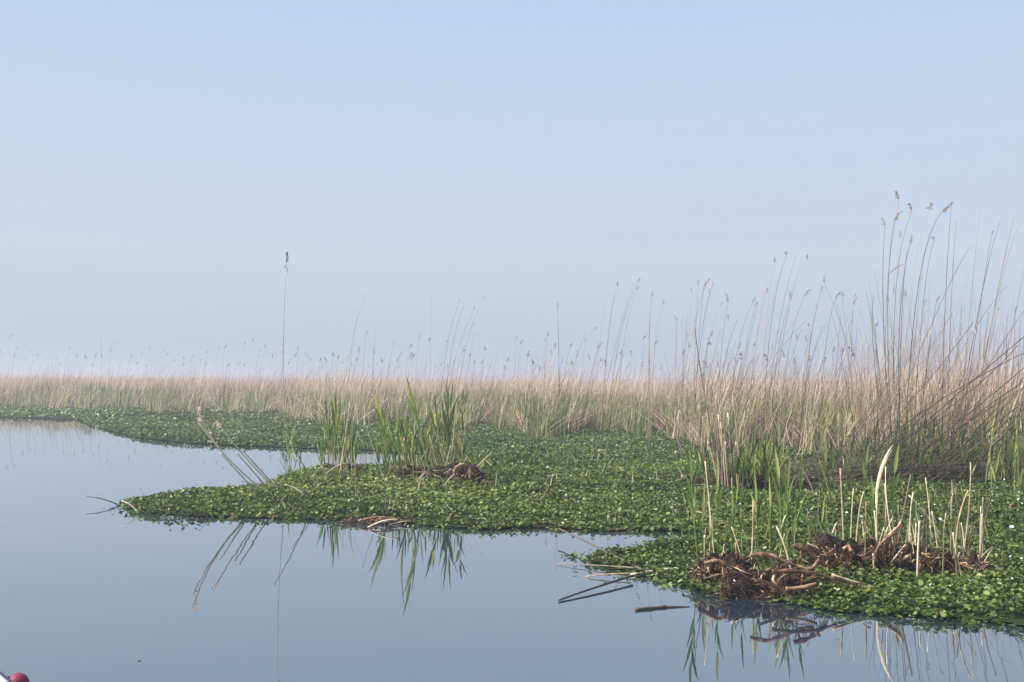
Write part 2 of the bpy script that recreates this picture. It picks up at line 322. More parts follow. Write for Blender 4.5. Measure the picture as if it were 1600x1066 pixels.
# ---------------------------------------------------------------- reed bed (uncountable mass)
FRONT = [(-300, 634), (0, 637), (200, 639), (300, 641), (430, 643), (470, 655), (520, 661), (600, 655), (700, 662), (760, 662), (800, 668), (860, 682), (900, 674),
         (960, 669), (1030, 674), (1060, 688), (1100, 700), (1200, 692), (1300, 700), (1400, 722), (1500, 738), (1600, 745), (1900, 760)]
FX = np.array([p[0] for p in FRONT]); FD = np.array([at(*p).y for p in FRONT])
def field(name, n, hfun, wid, matl, label, depth, lean=.15, x0=-260, x1=1850, seg=3, rfun=None, wind=.06, leafy=False, dmax=230):
    px = x0+(x1-x0)*RG.random(n); d0 = np.interp(px, FX, FD)
    df = depth(n); d0 = d0*(1+.035*np.sin(px*.043)+.03*np.sin(px*.117+1)+RG.normal(0, .045, n)); y = d0+df*(d0/30)
    k = y < dmax; px, y, df = px[k], y[k], df[k]; n = len(px)
    x = (px-800)/F*y
    P = np.stack([x, y], 1); H = hfun(n, df, px, P); z0 = np.full(n, .01)
    ang = RG.random(n)*6.283; T = np.stack([np.cos(ang)*RG.random(n)*lean*H+wind*H, np.sin(ang)*RG.random(n)*lean*H, H], 1)
    bend = np.stack([RG.normal(0, .10, n)*H+wind*H, RG.normal(0, .08, n)*H, -np.abs(RG.normal(0, .05, n))*H], 1)
    sa = RG.normal(0, .7, n); sd = np.stack([np.cos(sa), np.sin(sa), np.zeros(n)], 1)
    wv = wid*(.6+.8*RG.random(n))*(1+np.maximum(y-40, 0)/90); V = []
    B = np.stack([x, y, z0], 1)
    for i in range(seg+1):
        t = i/seg; p = B+T*t+bend*(t*t); ww = wv*.5*((1-t)**.6 if leafy else 1-.6*t)+.0008
        V += [p-sd*ww[:, None], p+sd*ww[:, None]]
    Q = [(2*i, 2*i+1, 2*i+3, 2*i+2) for i in range(seg)]
    R = np.clip(rfun(n, P) if rfun else RG.random(n), 0, 1)
    print(name, n)
    return tag(np_mesh(name, np.stack(V, 1), Q, R, M[matl]), label, 'reeds', kind='stuff')
ex = lambda a, b_=60, p=.3: (lambda n: np.where(RG.random(n) < p, RG.random(n)*b_, RG.exponential(a, n)))
grow = lambda df: .50+.50*(1-np.exp(-df/5))
patch = lambda P, s, k: nz(P, s, k)
field('dead_reed_bed', 95000, lambda n, df, px, P: np.clip(RG.normal(1.34, .21, n), .5, 2.0)*grow(df)*(1+.12*patch(P, .9, 1)+.07*patch(P, 2.7, 4)), .016, 'straw',
      'pale pinkish straw coloured dead reed bed stretching to the horizon', ex(9, 90, .4), .2, rfun=lambda n, P: .56+.12*patch(P, .4, 2)+RG.normal(0, .26, n))
field('dead_reed_litter', 24000, lambda n, df, px, P: np.clip(RG.normal(.5, .2, n), .1, 1.0), .016, 'straw',
      'broken low straw and bent dead leaves at the foot of the reed bed', lambda n: RG.exponential(2.5, n), 1.9, rfun=lambda n, P: .5+RG.normal(0, .25, n))
field('green_reed_growth', 95000, lambda n, df, px, P: np.clip(RG.normal(.80, .22, n)+.28*patch(P, .8, 5)+.12*patch(P, 2.9, 6), .12, 1.5), .028, 'green_far',
      'fresh green reed shoots growing through the foot of the reed bed', ex(5, 14, .35), .2, leafy=True, rfun=lambda n, P: .5+.15*patch(P, .3, 7)+RG.normal(0, .22, n))
field('green_reed_growth', 22000, lambda n, df, px, P: np.clip(RG.normal(.75, .25, n)+.3*patch(P, 1.1, 15), .2, 1.5), .022, 'green_far',
      'thicker green shoots low in the front of the reed bed from the centre to the right', lambda n: RG.exponential(2.2, n), .3, leafy=True, x0=760, x1=1850, rfun=lambda n, P: .45+.15*patch(P, .6, 17)+RG.normal(0, .22, n))
field('standing_dead_stems', 13000, lambda n, df, px, P: 1.42+np.abs(RG.normal(0, .33, n))+(RG.random(n) < .2)*RG.random(n)*.7, .0050, 'straw',
      'faint thin pale dead stems rising above the reed bed against the sky', lambda n: RG.exponential(9, n), .25, seg=5, wind=.09, dmax=110)
field('standing_dead_stems', 1500, lambda n, df, px, P: 1.3+np.abs(RG.normal(0, .62, n)), .0075, 'stem',
      'thicket of thin grey dead stems above the reed bed at the right', lambda n: RG.exponential(4, n), .35, x0=1050, x1=1800, seg=5, wind=.10)

# sparse grass blades and straws poking through the leaf carpet
def sparse(name, n, pxr, pyr, hl, wd, matl, label, thr):
    V = []; R = []
    while len(V) < n:
        x, y = random.uniform(*pxr), random.uniform(*pyr); B = at(x, y, .02); P1 = np.array([[B.x, B.y]])
        if not inside(P1)[0] or edge_dist(P1)[0] < .12 or nz(P1, 1.9, 21)[0] < thr: continue
        H = random.uniform(*hl)*random.uniform(.5, 1); a = random.uniform(0, 6.28); ln = abs(random.gauss(0, .25))*H; T = np.array([math.cos(a)*ln, math.sin(a)*ln, H]); s = np.array([1, random.uniform(-.6, .6), 0])*wd*random.uniform(.6, 1.2)
        b0 = np.array(B); v = []
        for t, q in ((0, .5), (.35, 1), (.7, .7), (1, .1)): c = b0+T*t+np.array([math.cos(a), math.sin(a), -.3])*ln*t*t*.8; v += [c-s*q, c+s*q]
        V.append(v); R.append(random.random())
    return tag(np_mesh(name, np.array(V), [(0, 1, 3, 2), (2, 3, 5, 4), (4, 5, 7, 6)], np.array(R), M[matl]), label, 'grass', kind='stuff')
sparse('thin_grass', 700, (1060, 1620), (705, 860), (.12, .45), .005, 'green', 'thin green blades poking through the leaf carpet at the right', -.2)
sparse('thin_grass', 420, (430, 1060), (690, 760), (.10, .34), .006, 'green', 'thin green blades poking through the leaf carpet around the middle tussocks', .1)
sparse('thin_straw', 200, (440, 1620), (690, 870), (.08, .32), .005, 'straw', 'thin pale straws sticking out of the leaf carpet', .0)
# ---------------------------------------------------------------- reeds one can count
V3 = Vector
def stalk(name, label, cat, b_, t_, m_=None, lean=0, r=.004, mt='stem', group=None, plume=0, far=False, z=.03, tone=None, sides=5, taper=.45, knots=3, seg=9, leaves=0, leafw=.02, leafl=.3, leafm='straw', ang=None):
    B = at(b_[0], b_[1], z); T = aty(t_[0], t_[1], B.y-lean)
    Mi = aty(m_[0], m_[1], B.y-lean*.5) if m_ else (B+T)*.5+V3((random.gauss(0, .018), random.gauss(0, .02), 0))*(T-B).length
    root = empty(name, B, label, cat, group); B0 = V3(B); P = [p-B0 for p in bez(B-V3((0, 0, .05)), Mi, T, seg)]
    mb = MB(); tube(mb, P, r, r*taper, sides, tone, knots=knots); mb.build('stem', M[mt], root)
    for k in range(leaves):
        i = random.randint(2, seg-2); d = (P[i+1]-P[i]).normalized()+V3((random.uniform(-.5, .5), random.uniform(-.5, .5), random.uniform(-.5, .1)))
        lb = MB(); leaf(lb, P[i], d, leafl*random.uniform(.5, 1.1), leafw*random.uniform(.6, 1.1), random.uniform(.2, .9)); lb.build('leaf', M[leafm], root)
    if plume: put_plume(root, P[-1]-(P[-1]-P[-2]).normalized()*.03, (P[-1]-P[-2]).normalized(), plume, far, ang)
    return root
def shoot(label, b_, t_, m_=None, nl=4, lean=0, lw=.026, ll=.38, group=None, z=.03, mt='green', r=.0042, name='green_reed', first=.35, spread=.28, tone=None, stem_m='green'):
    B = at(b_[0], b_[1], z); T = aty(t_[0], t_[1], B.y-lean); H = (T-B).length
    Mi = aty(m_[0], m_[1], B.y-lean*.5) if m_ else (B+T)*.5+V3((random.gauss(0, .012), 0, 0))*H
    root = empty(name, B, label, 'reed', group); P = [p-B for p in bez(B-V3((0, 0, .04)), Mi, T, 12)]
    ll = min(ll, H*.6); top = max(4, int(12*(1-ll*.85/H))); mb = MB(); tube(mb, P[:top+1], r, r*.55, 5, random.uniform(.5, .95), knots=3); mb.build('stem', M[stem_m], root)
    side = V3((1, random.uniform(-.5, .5), 0)).normalized()
    d = (P[-1]-P[top]); lb = MB(); leaf(lb, P[top], d, d.length, lw*.9, .04, side=side, r=tone); lb.build('leaf', M[mt], root)
    for k in range(nl):
        f = first+(1-first)*(k+random.random()*.5)/max(nl, 1); i = min(max(1, int(f*top)), top); s = 1 if k % 2 else -1
        d = (P[min(i+1, 12)]-P[i-1]).normalized()+V3((s*random.uniform(.05, spread), random.uniform(-.25, .25)*spread*3, 0))
        lb = MB(); sd = V3((random.uniform(.5, 1), random.uniform(-.8, .8), 0)).normalized()
        leaf(lb, P[i], d, ll*random.uniform(.65, 1.05), lw*random.uniform(.7, 1.1), random.uniform(.02, .30), side=sd); lb.build('leaf', M[mt], root)
    return root
# --- the tall plumed stand at the right edge
RIGHT = [((1405, 312), (1384, 500), (1392, 752)), ((1398, 342), (1387, 500), (1398, 750)), ((1383, 350), (1381, 520), (1400, 748)), ((1424, 334), (1398, 480), (1403, 752)),
 ((1452, 326), (1420, 480), (1405, 750)), ((1474, 329), (1433, 460), (1412, 752)), ((1408, 368), (1393, 520), (1401, 745)), ((1423, 378), (1405, 520), (1410, 750)),
 ((1459, 376), (1440, 500), (1424, 752)), ((1439, 437), (1428, 560), (1420, 750)), ((1414, 464), (1406, 580), (1405, 748)), ((1389, 468), (1398, 590), (1410, 748)),
 ((1445, 475), (1432, 590), (1422, 750)), ((1464, 467), (1446, 590), (1430, 750)), ((1368, 507), (1372, 600), (1385, 750)), ((1549, 366), (1528, 500), (1490, 745)),
 ((1558, 486), (1535, 600), (1500, 745)), ((1586, 484), (1580, 600), (1560, 745))]
for i, (t, m, b_) in enumerate(RIGHT):
    stalk('plumed_reed', 'tall thin old reed with a feathery seed head in the crowded stand at the right edge', 'reed', b_, t, m, lean=random.uniform(-.6, .6), r=.0054, plume=(.8, .7, .6, 1.05, .9, .9, .6, .7, .65, .4, .5, .45, .5, .4, .4, .4, .4, .4)[i], group='plumed reeds of the stand at the right edge', leaves=2 if i % 3 == 0 else 0)
BARE = [((1487, 315), (1476, 500), (1470, 752)), ((1495, 345), (1486, 480), (1478, 750)), ((1531, 332), (1516, 480), (1492, 750)), ((1562, 348), (1530, 480), (1480, 752)),
 ((1585, 340), (1558, 460), (1505, 740)), ((1599, 345), (1562, 450), (1500, 745)), ((1519, 386), (1468, 478), (1360, 735)), ((1574, 447), (1510, 535), (1395, 740)),
 ((1353, 455), (1368, 540), (1400, 748)), ((1365, 460), (1366, 560), (1390, 748)), ((1418, 390), (1408, 520), (1405, 750)), ((1533, 460), (1528, 580), (1510, 748)),
 ((1573, 492), (1570, 600), (1556, 745)), ((1553, 517), (1548, 620), (1530, 748)), ((1594, 500), (1588, 620), (1575, 750)), ((1491, 510), (1470, 610), (1430, 752)),
 ((1456, 512), (1444, 620), (1420, 752)), ((1348, 540), (1346, 640), (1352, 735)), ((1470, 500), (1462, 610), (1450, 745)), ((1600, 420), (1572, 560), (1530, 745)),
 ((1612, 470), (1540, 580), (1450, 745)), ((1620, 380), (1596, 560), (1560, 745)), ((1504, 420), (1498, 580), (1490, 748)), ((1440, 520), (1418, 620), (1384, 745))]
for t, m, b_ in BARE:
    stalk('bare_reed', 'tall bare broken reed stem without a seed head in the stand at the right edge', 'reed', b_, t, m, lean=random.uniform(-.5, .5), r=.0056, taper=.4, group='bare stems of the stand at the right edge', leaves=1 if random.random() < .3 else 0)
THICK = [((1640, 500), (1560, 560), (1340, 752)), ((1640, 540), (1540, 625), (1370, 755)), ((1650, 528), (1470, 625), (1290, 752)), ((1640, 575), (1530, 645), (1400, 755)),
 ((1625, 590), (1480, 680), (1350, 758)), ((1590, 540), (1480, 640), (1300, 756))]
for k in range(18):
    bx = random.uniform(1290, 1500); ex_ = bx+random.uniform(110, 260); ty = 758-(ex_-bx)*random.uniform(.55, 1.15); THICK.append(((ex_, ty), ((bx+ex_)/2+6, (757+ty)/2+8), (bx, 757)))
for t, m, b_ in THICK:
    stalk('leaning_reed', 'dark reed stem leaning right out of the right tangle', 'reed', b_, t, m, r=.0066 if t[0] > 1622 or t in [(1590, 540)] else random.uniform(.0038, .0058), taper=.6, mt='dark_stem', lean=random.uniform(0, .9), group='dark leaning stems at the right edge')
stalk('fallen_reed', 'long dark reed stem lying nearly level across the foot of the right tangle', 'reed', (1385, 752), (1625, 713), (1490, 727), r=.007, mt='dark_stem', lean=.2)
stalk('fallen_reed', 'thin pale stalk lying level in front of the green blades at the right edge', 'reed', (1510, 700), (1622, 688), (1570, 679), r=.004, mt='pale')
stalk('fallen_reed', 'bright pale stick lying slanted on the dark tangle at the right', 'reed', (1449, 737), (1484, 711), r=.011, mt='pale', z=.1)
# --- plumed reeds left of that stand
MIDR = [((1228, 402), (1203, 520)), ((1262, 405), (1223, 520)), ((1210, 410), (1196, 520)), ((1287, 440), (1330, 560)), ((1258, 460), (1230, 560)), ((1236, 464), (1214, 560)), ((1318, 463), (1308, 560)),
 ((1335, 463), (1326, 570)), ((1284, 453), (1262, 560)), ((1305, 466), (1288, 560)), ((1277, 480), (1262, 570)), ((1333, 474), (1330, 580)), ((1265, 512), (1256, 590)), ((1105, 441), (1080, 540)),
 ((1113, 447), (1094, 540)), ((1099, 452), (1090, 560)), ((1110, 458), (1096, 560)), ((1091, 443), (1086, 560)), ((1082, 456), (1074, 560)), ((1127, 476), (1102, 560)), ((1138, 500), (1110, 580)),
 ((1178, 470), (1150, 560)), ((1197, 459), (1178, 560)), ((1180, 476), (1160, 580)), ((1058, 500), (1056, 580)), ((1037, 474), (1022, 560)), ((1018, 462), (1014, 560)), ((1075, 525), (1066, 590)),
 ((1111, 524), (1096, 590)), ((1155, 544), (1140, 600)), ((1174, 566), (1160, 610)), ((1121, 570), (1110, 620)), ((1215, 520), (1200, 590)), ((1246, 530), (1234, 600)), ((1138, 470), (1126, 560))]
for t, m in MIDR:
    bx = m[0]-.55*(t[0]-m[0])+random.uniform(-4, 4); by = random.uniform(692, 712)
    stalk('plumed_reed', 'thin old plumed reed rising above the middle right of the reed bed', 'reed', (bx, by), t, m, lean=random.uniform(-.5, .5), r=.005, plume=random.uniform(.5, .9), group='plumed reeds above the bed at middle right', sides=4)
for t, m in [((1087, 462), (1084, 560)), ((1066, 478), (1066, 580)), ((1027, 490), (1020, 590)), ((1198, 430), (1180, 560)), ((1250, 418), (1222, 540)), ((1152, 500), (1130, 580)), ((1183, 480), (1160, 590)), ((1222, 415), (1194, 540)), ((1330, 500), (1310, 590)), ((1243, 400), (1212, 540)), ((1014, 490), (1015, 590)), ((1075, 490), (1068, 570)), ((1318, 520), (1295, 600)), ((1285, 510), (1260, 600))]:
    bx = m[0]-.55*(t[0]-m[0]); stalk('bare_reed', 'thin bare stem standing among the plumed reeds of the middle right', 'reed', (bx, random.uniform(692, 712)), t, m, r=.0052, group='bare stems above the bed at middle right', sides=4)
# the long crooked stem
stalk('crooked_reed', 'long crooked dead stem with snapped dark top rising from the brown clump at middle right', 'reed', (1132, 768), (1085, 506), (1101, 618), r=.0085, taper=.75, mt='stem', lean=.2, tone=.6)
# --- centre
CEN = [((998, 438), (968, 530)), ((995, 452), (974, 540)), ((965, 445), (950, 530)), ((871, 476), (873, 560)), ((855, 524), (851, 590)), ((852, 533), (846, 590)), ((928, 514), (905, 570)), ((891, 542), (880, 600)),
 ((755, 466), (726, 550)), ((741, 483), (712, 560)), ((718, 471), (697, 550)), ((722, 484), (704, 560)), ((739, 508), (722, 575)), ((740, 527), (730, 590)), ((722, 545), (712, 600)), ((571, 464), (552, 530)),
 ((588, 511), (582, 580)), ((572, 522), (566, 590)), ((936, 541), (925, 600)), ((935, 544), (920, 605)), ((972, 556), (960, 610)), ((640, 543), (632, 600)), ((645, 556), (610, 590)), ((614, 538), (606, 590))]
for t, m in CEN:
    bx = m[0]-.7*(t[0]-m[0])+random.uniform(-4, 4)
    stalk('plumed_reed', 'thin lone old reed with a small seed head standing above the centre of the reed bed', 'reed', (bx, random.uniform(672, 684) if t[0] > 800 else random.uniform(662, 668)), t, m, r=.0055, plume=random.uniform(.6, .9), group='plumed reeds above the centre of the bed', sides=4, far=True)
for t, m, b_ in [((674, 452), (673, 530), (671, 660)), ((560, 490), (548, 545), (530, 655)), ((990, 440), (962, 540), (930, 680)), ((945, 470), (935, 560), (925, 680)), ((873, 510), (873, 580), (873, 682)),
                 ((915, 520), (890, 590), (860, 680)), ((775, 560), (745, 590), (700, 660)), ((1014, 500), (1013, 580), (1014, 675)), ((505, 560), (500, 600), (498, 655))]:
    stalk('bare_reed', 'faint thin bare stem standing above the centre of the reed bed', 'reed', b_, t, m, r=.0045, group='bare stems above the centre of the bed', sides=4)
# --- far plumes along the left and centre horizon
def far_plumes(n, x0, x1, ylo, yhi, lab, grp, dlo, dhi):
    for i in range(n):
        x = x0+(x1-x0)*(i+random.random())/n; y = yhi-(yhi-ylo)*abs(random.gauss(0, .42)); by = float(np.interp(x, FX, [p[1] for p in FRONT]))-random.uniform(dlo, dhi)
        stalk('plumed_reed', lab, 'reed', (x-random.uniform(4, 14), by), (x, y), None, r=.007, plume=random.uniform(.9, 1.5), far=True, group=grp, sides=3, knots=0, seg=5, lean=0, taper=.35)
far_plumes(78, -20, 560, 526, 574, 'small distant plumed reed along the horizon at the left', 'far plumed reeds at the left', 2, 14)
far_plumes(52, 560, 1040, 524, 580, 'small distant plumed reed along the horizon behind the centre', 'far plumed reeds behind the centre', 2, 22)
far_plumes(18, 1060, 1340, 520, 575, 'small distant plumed reed showing between the stems at middle right', 'far plumed reeds at middle right', 3, 22)
# --- the single tall reed at the left
r_ = stalk('tall_reed', 'very tall single reed with a pale rag and dark tuft at its tip', 'reed', (455, 735), (448, 408), (443, 600), lean=.4, r=.0062, taper=.35, mt='pale', tone=.35)
stem = r_.children[0]; tp = V3(stem.data.vertices[-1].co)
rg = MB()
for k in range(5): leaf(rg, tp+V3((0, 0, -.10+.01*k)), V3((-.12+.05*k, .1, -.35-.3*(k % 2))), .13, .022, .1, r=.8, n=5)
rg.build('pale_rag', M['glint_rag_white'], r_)
put_plume(r_, tp-V3((0, 0, .02)), V3((.05, 0, 1)), .5); o = put_plume(r_, tp+V3((.005, 0, -.02)), V3((0, 0, -1)), .45)
tb = MB(); tube(tb, [tp-V3((0, 0, .02)), tp+V3((.004, 0, .04)), tp+V3((.006, 0, .09)), tp+V3((.006, 0, .12))], .004, .006, 6, .1, wob=.4)
for k in range(14): leaf(tb, tp+V3((0, 0, .03+.006*k)), V3((random.uniform(-.3, .3), random.uniform(-.3, .3), random.choice((-.8, .9)))), .06, .010, .1, r=.1, n=3)
tb.build('dark_tuft', M['dark_stem'], r_)
# --- tussock reeds in the middle
def sh(lab, lst, grp=None, **k):
    for e in lst: shoot(lab, e[0], e[1], e[2] if len(e) > 2 else None, group=grp, **k)
shoot('tallest green reed of the left tussock, its two long leaves pointing straight up', (519, 738), (525, 603), nl=5, lw=.034, ll=.52, spread=.14, first=.55, lean=.5)
shoot('green reed just right of the tallest one on the left tussock', (523, 738), (533, 616), nl=4, lw=.034, ll=.5, spread=.14, lean=.4)
shoot('green reed of the left tussock with one dark leaf bent out to the left', (514, 736), (498, 632), (511, 670), nl=3, lw=.026, ll=.42, spread=.3, lean=.3)
shoot('pale green slender reed at the left of the left tussock', (515, 736), (509, 622), nl=3, lw=.03, ll=.45, spread=.14, lean=.3)
shoot('shorter dark green reed at the right side of the left tussock', (545, 734), (543, 645), nl=4, lw=.032, ll=.4, spread=.13, lean=.2)
shoot('shorter light green reed at the far right of the left tussock', (549, 734), (558, 656), nl=4, lw=.03, ll=.42, spread=.14, lean=.2)
shoot('green reed with two broad raised leaves, leftmost of the middle tussock', (612, 752), (583, 602), (600, 676), nl=5, lw=.036, ll=.5, spread=.16, first=.6, lean=.6)
shoot('green reed with spread leaves beside the leftmost one of the middle tussock', (611, 752), (597, 634), (602, 690), nl=6, lw=.032, ll=.42, spread=.3, first=.5, lean=.3)
shoot('green reed with a long pale upright leaf in the left part of the middle tussock', (613, 740), (616, 626), nl=4, lw=.034, ll=.5, spread=.15, lean=.3)
shoot('leaning reed with a huge dark top leaf and yellow stem in the middle tussock', (677, 756), (635, 583), (652, 662), nl=3, lw=.042, ll=.62, spread=.13, first=.75, lean=1.2, stem_m='pale', r=.007)
shoot('leaning reed with yellow stem and one broad green top leaf, right of the huge leaf', (702, 752), (667, 624), (684, 680), nl=2, lw=.036, ll=.5, spread=.12, first=.8, lean=.9, stem_m='pale', r=.0065)
shoot('upright green reed between the leftmost and the huge leafed reeds', (638, 754), (630, 622), nl=5, lw=.03, ll=.5, spread=.14, lean=.4)
shoot('tall green reed, left one of the right pair in the middle tussock', (698, 748), (697, 590), nl=5, lw=.033, ll=.45, spread=.14, first=.5, lean=.4)
shoot('tall green reed, right one of the right pair in the middle tussock', (704, 748), (708, 590), nl=6, lw=.033, ll=.45, spread=.2, first=.5, lean=.4)
shoot('green reed with a dark drooping crown at the right end of the middle tussock', (714, 748), (725, 603), (719, 660), nl=4, lw=.032, ll=.35, spread=.3, first=.6, lean=.3)
sh('slender green shoot low on the left tussock', [((b, random.uniform(734, 742)), (t, y)) for b, t, y in [(508, 506, 650), (513, 516, 640), (521, 519, 626), (527, 530, 640), (531, 536, 660), (539, 538, 662), (548, 552, 676), (553, 562, 686), (535, 541, 690), (504, 499, 676), (542, 548, 654)]], 'low green shoots of the left tussock', nl=4, lw=.028, ll=.38, spread=.16, lean=.2)
sh('slender green shoot low among the stems of the middle tussock', [((b, random.uniform(742, 752)), (t, y)) for b, t, y in
   [(628, 622, 668), (644, 640, 648), (650, 652, 630), (660, 654, 650), (664, 668, 636), (670, 666, 660), (682, 672, 650), (688, 686, 640), (692, 690, 655), (708, 700, 640), (712, 712, 620), (620, 606, 660), (655, 660, 680), (676, 680, 672), (634, 636, 640), (722, 716, 668), (603, 597, 655), (592, 588, 678), (646, 650, 612), (658, 664, 618), (685, 680, 612), (694, 701, 608), (718, 722, 640), (701, 690, 620), (632, 624, 640), (621, 628, 650), (641, 646, 668), (667, 676, 650), (606, 610, 668), (690, 704, 660)]], 'low green shoots of the middle tussock', nl=4, lw=.028, ll=.36, spread=.22, lean=.2)
sh('short spreading green shoot right of the curled root ring on the middle tussock', [((738, 738), (737, 686)), ((735, 738), (722, 689)), ((742, 738), (750, 694)), ((744, 745), (758, 714))], 'short green shoots beside the curled root ring', nl=4, lw=.026, ll=.3, spread=.6)
for b_, t, m, lab in [((704, 722), (713, 613), None, 'bright straw stalk standing behind the right pair of green reeds'), ((716, 722), (719, 620), None, 'thin greyish dead stalk at the right of the middle tussock'),
                      ((678, 668), (698, 612), None, 'pinkish dead stalk leaning right behind the middle tussock'), ((629, 756), (590, 676), (607, 712), 'dead straw stalk leaning left in front of the middle tussock'),
                      ((609, 766), (568, 650), (587, 712), 'long thin dead stalk leaning left between the two tussocks'), ((519, 770), (496, 694), None, 'thin dead stalk leaning left in front of the left tussock'),
                      ((635, 800), (634, 672), None, 'thin brownish upright stalk in front of the middle tussock'), ((497, 774), (434, 650), (464, 706), 'long dead stalk leaning left, right of the tall single reed'),
                      ((512, 776), (456, 700), None, 'short dead stalk leaning left just before the left tussock'), ((652, 756), (644, 690), None, 'pale short upright stalk in the middle tussock'),
                      ((648, 758), (642, 700), (645, 730), 'orange brown short stalk in the middle tussock'), ((672, 757), (658, 715), None, 'reddish short stalk low in the middle tussock')]:
    stalk('dead_reed', lab, 'reed', b_, t, m, r=.006, taper=.6, mt='pale', lean=random.uniform(0, .3))
for k in range(30):
    bx = random.choice((random.uniform(628, 732), random.uniform(640, 725), random.uniform(506, 556))); stalk('dead_reed', 'straw stalk among the green reeds of the two centre tussocks', 'reed', (bx, random.uniform(742, 752)), (bx+random.gauss(0, 16), random.uniform(625, 700)), None, r=.0055, taper=.6, mt='pale', group='straw stalks of the two centre tussocks')
stalk('broken_reed', 'long dark plumed stalk leaning right behind the two tussocks', 'reed', (500, 678), (642, 560), (575, 612), r=.006, mt='stem', plume=.9, far=True)
stalk('broken_reed', 'pale stick lying flat on the leaves below the tall single reed', 'reed', (480, 772), (445, 757), r=.009, mt='pale', z=.1)
# green shoots at the foot of the tall reed
sh('slim green shoot at the foot of the tall single reed', [((455, 735), (461, 655)), ((450, 735), (447, 660)), ((460, 735), (466, 690)), ((447, 735), (439, 690)), ((468, 734), (470, 700)), ((453, 737), (455, 640))], 'green shoots at the foot of the tall single reed', nl=3, lw=.022, ll=.35, spread=.3)
# bent stalks reaching over the water
for b_, m, t, pl, lab in [((428, 770), (351, 711), (310, 641), .75, 'upper bent straw stalk reaching left over the water with a pale seed head'), ((420, 768), (356, 716), (310, 659), .75, 'second bent straw stalk reaching left over the water'),
                      ((441, 767), (388, 720), (343, 664), .8, 'bent straw stalk with a seed head, right of the upper two over the water'), ((446, 770), (410, 738), (378, 703), 0, 'shorter bent straw stalk lowest of the group over the water'),
                      ((428, 770), (400, 742), (370, 708), 0, 'short straight pale stalk in the bent group'), ((410, 770), (385, 752), (345, 708), 0, 'thin bent stalk at the left foot of the group over the water')]:
    stalk('bent_reed', lab, 'reed', b_, t, m, r=.0095, taper=.65, mt='pale', lean=1.2, plume=pl, far='pale', tone=random.uniform(1.1, 1.5))
stalk('floating_stick', 'thin dark stick lying level off the left tip of the green mat', 'stick', (192, 786), (136, 776), r=.007, mt='dark_stem', z=.03, lean=0)
stalk('floating_stick', 'short pale stick at the left tip of the green mat', 'stick', (216, 794), (190, 783), r=.010, mt='pale', z=.06)
stalk('dead_reed', 'tiny pale twig leaning left near the tip of the green mat', 'reed', (229, 784), (217, 760), r=.004, mt='pale')
# scattered shoots on the open mat
sh('short green shoot standing alone on the middle of the leaf mat', [((875, 732), (848, 690)), ((893, 722), (895, 684)), ((912, 732), (910, 708)), ((931, 730), (935, 708)), ((862, 730), (868, 706)), ((900, 734), (899, 700)), ((851, 728), (845, 712)), ((886, 733), (886, 715)), ((921, 733), (925, 712))], 'short shoots on the open leaf mat', nl=3, lw=.02, ll=.25, spread=.4)
for b_, t, m, lab in [((942, 720), (950, 684), None, 'pale pointed dead stalk on the open leaf mat'), ((972, 732), (975, 702), None, 'shorter dead stalk right of the pale pointed one on the mat'), ((833, 784), (858, 758), (848, 776), 'crooked brown twig lying on the open leaf mat'),
                      ((858, 770), (864, 742), None, 'thin green brown twig above the crooked one'), ((948, 731), (958, 716), None, 'thin orange dead straw beside the pale pointed stalk')]:
    stalk('dead_reed', lab, 'reed', b_, t, m, r=.006, mt='pale')
# --- brown clump at middle right
for k, (t, b_, m) in enumerate([((1113, 645), (1130, 768), None), ((1122, 648), (1136, 769), None), ((1131, 648), (1142, 770), None), ((1137, 645), (1147, 770), None), ((1145, 618), (1158, 765), (1152, 680)), ((1119, 626), (1128, 766), None),
     ((1106, 690), (1124, 768), None), ((1098, 684), (1118, 766), None), ((1126, 660), (1134, 770), None), ((1140, 664), (1146, 770), None), ((1110, 668), (1127, 770), None), ((1150, 690), (1152, 770), None), ((1117, 660), (1132, 770), None), ((1134, 690), (1140, 772), None), ((1128, 684), (1130, 772), None), ((1143, 700), (1144, 772), None)]):
    stalk('dead_reed', 'stout broken purplish dead stem in the upright brown clump at middle right', 'reed', b_, t, m, r=.0100, taper=.8, mt='pale' if k % 5 in (1, 3) else 'stem', group='broken stems of the brown clump at middle right', tone=.35+.4*random.random(), lean=random.uniform(-.2, .25))
sh('broad leaved bright green shoot right of the brown clump at middle right', [((b, random.uniform(762, 771)), (t, y)) for b, t, y in
   [(1160, 1168, 690), (1166, 1172, 700), (1172, 1183, 690), (1178, 1190, 684), (1184, 1197, 688), (1190, 1207, 680), (1155, 1160, 706), (1168, 1178, 718), (1186, 1186, 700), (1196, 1212, 700), (1200, 1204, 690), (1176, 1166, 672), (1164, 1150, 700), (1182, 1180, 664), (1204, 1218, 706), (1192, 1186, 676), (1170, 1162, 686), (1208, 1226, 716), (1158, 1144, 716), (1188, 1200, 666), (1152, 1140, 694), (1164, 1176, 672), (1180, 1196, 694), (1194, 1208, 672), (1206, 1230, 700), (1212, 1222, 690), (1150, 1148, 680), (1198, 1190, 660), (1174, 1188, 706)]], 'green shoots right of the brown clump', nl=4, lw=.030, ll=.45, spread=.34, lean=.1, tone=.93)
sh('thin green shoot left of the brown clump at middle right', [((b, 748), (t, y)) for b, t, y in [(1082, 1079, 690), (1078, 1064, 712), (1090, 1090, 700), (1094, 1098, 690), (1086, 1070, 700), (1100, 1104, 680), (1108, 1110, 672)]], 'green shoots left of the brown clump', nl=3, lw=.022, ll=.35, spread=.25)
stalk('dead_reed', 'pale bent stick left of the brown clump at middle right', 'reed', (1072, 750), (1059, 730), r=.009, mt='pale')
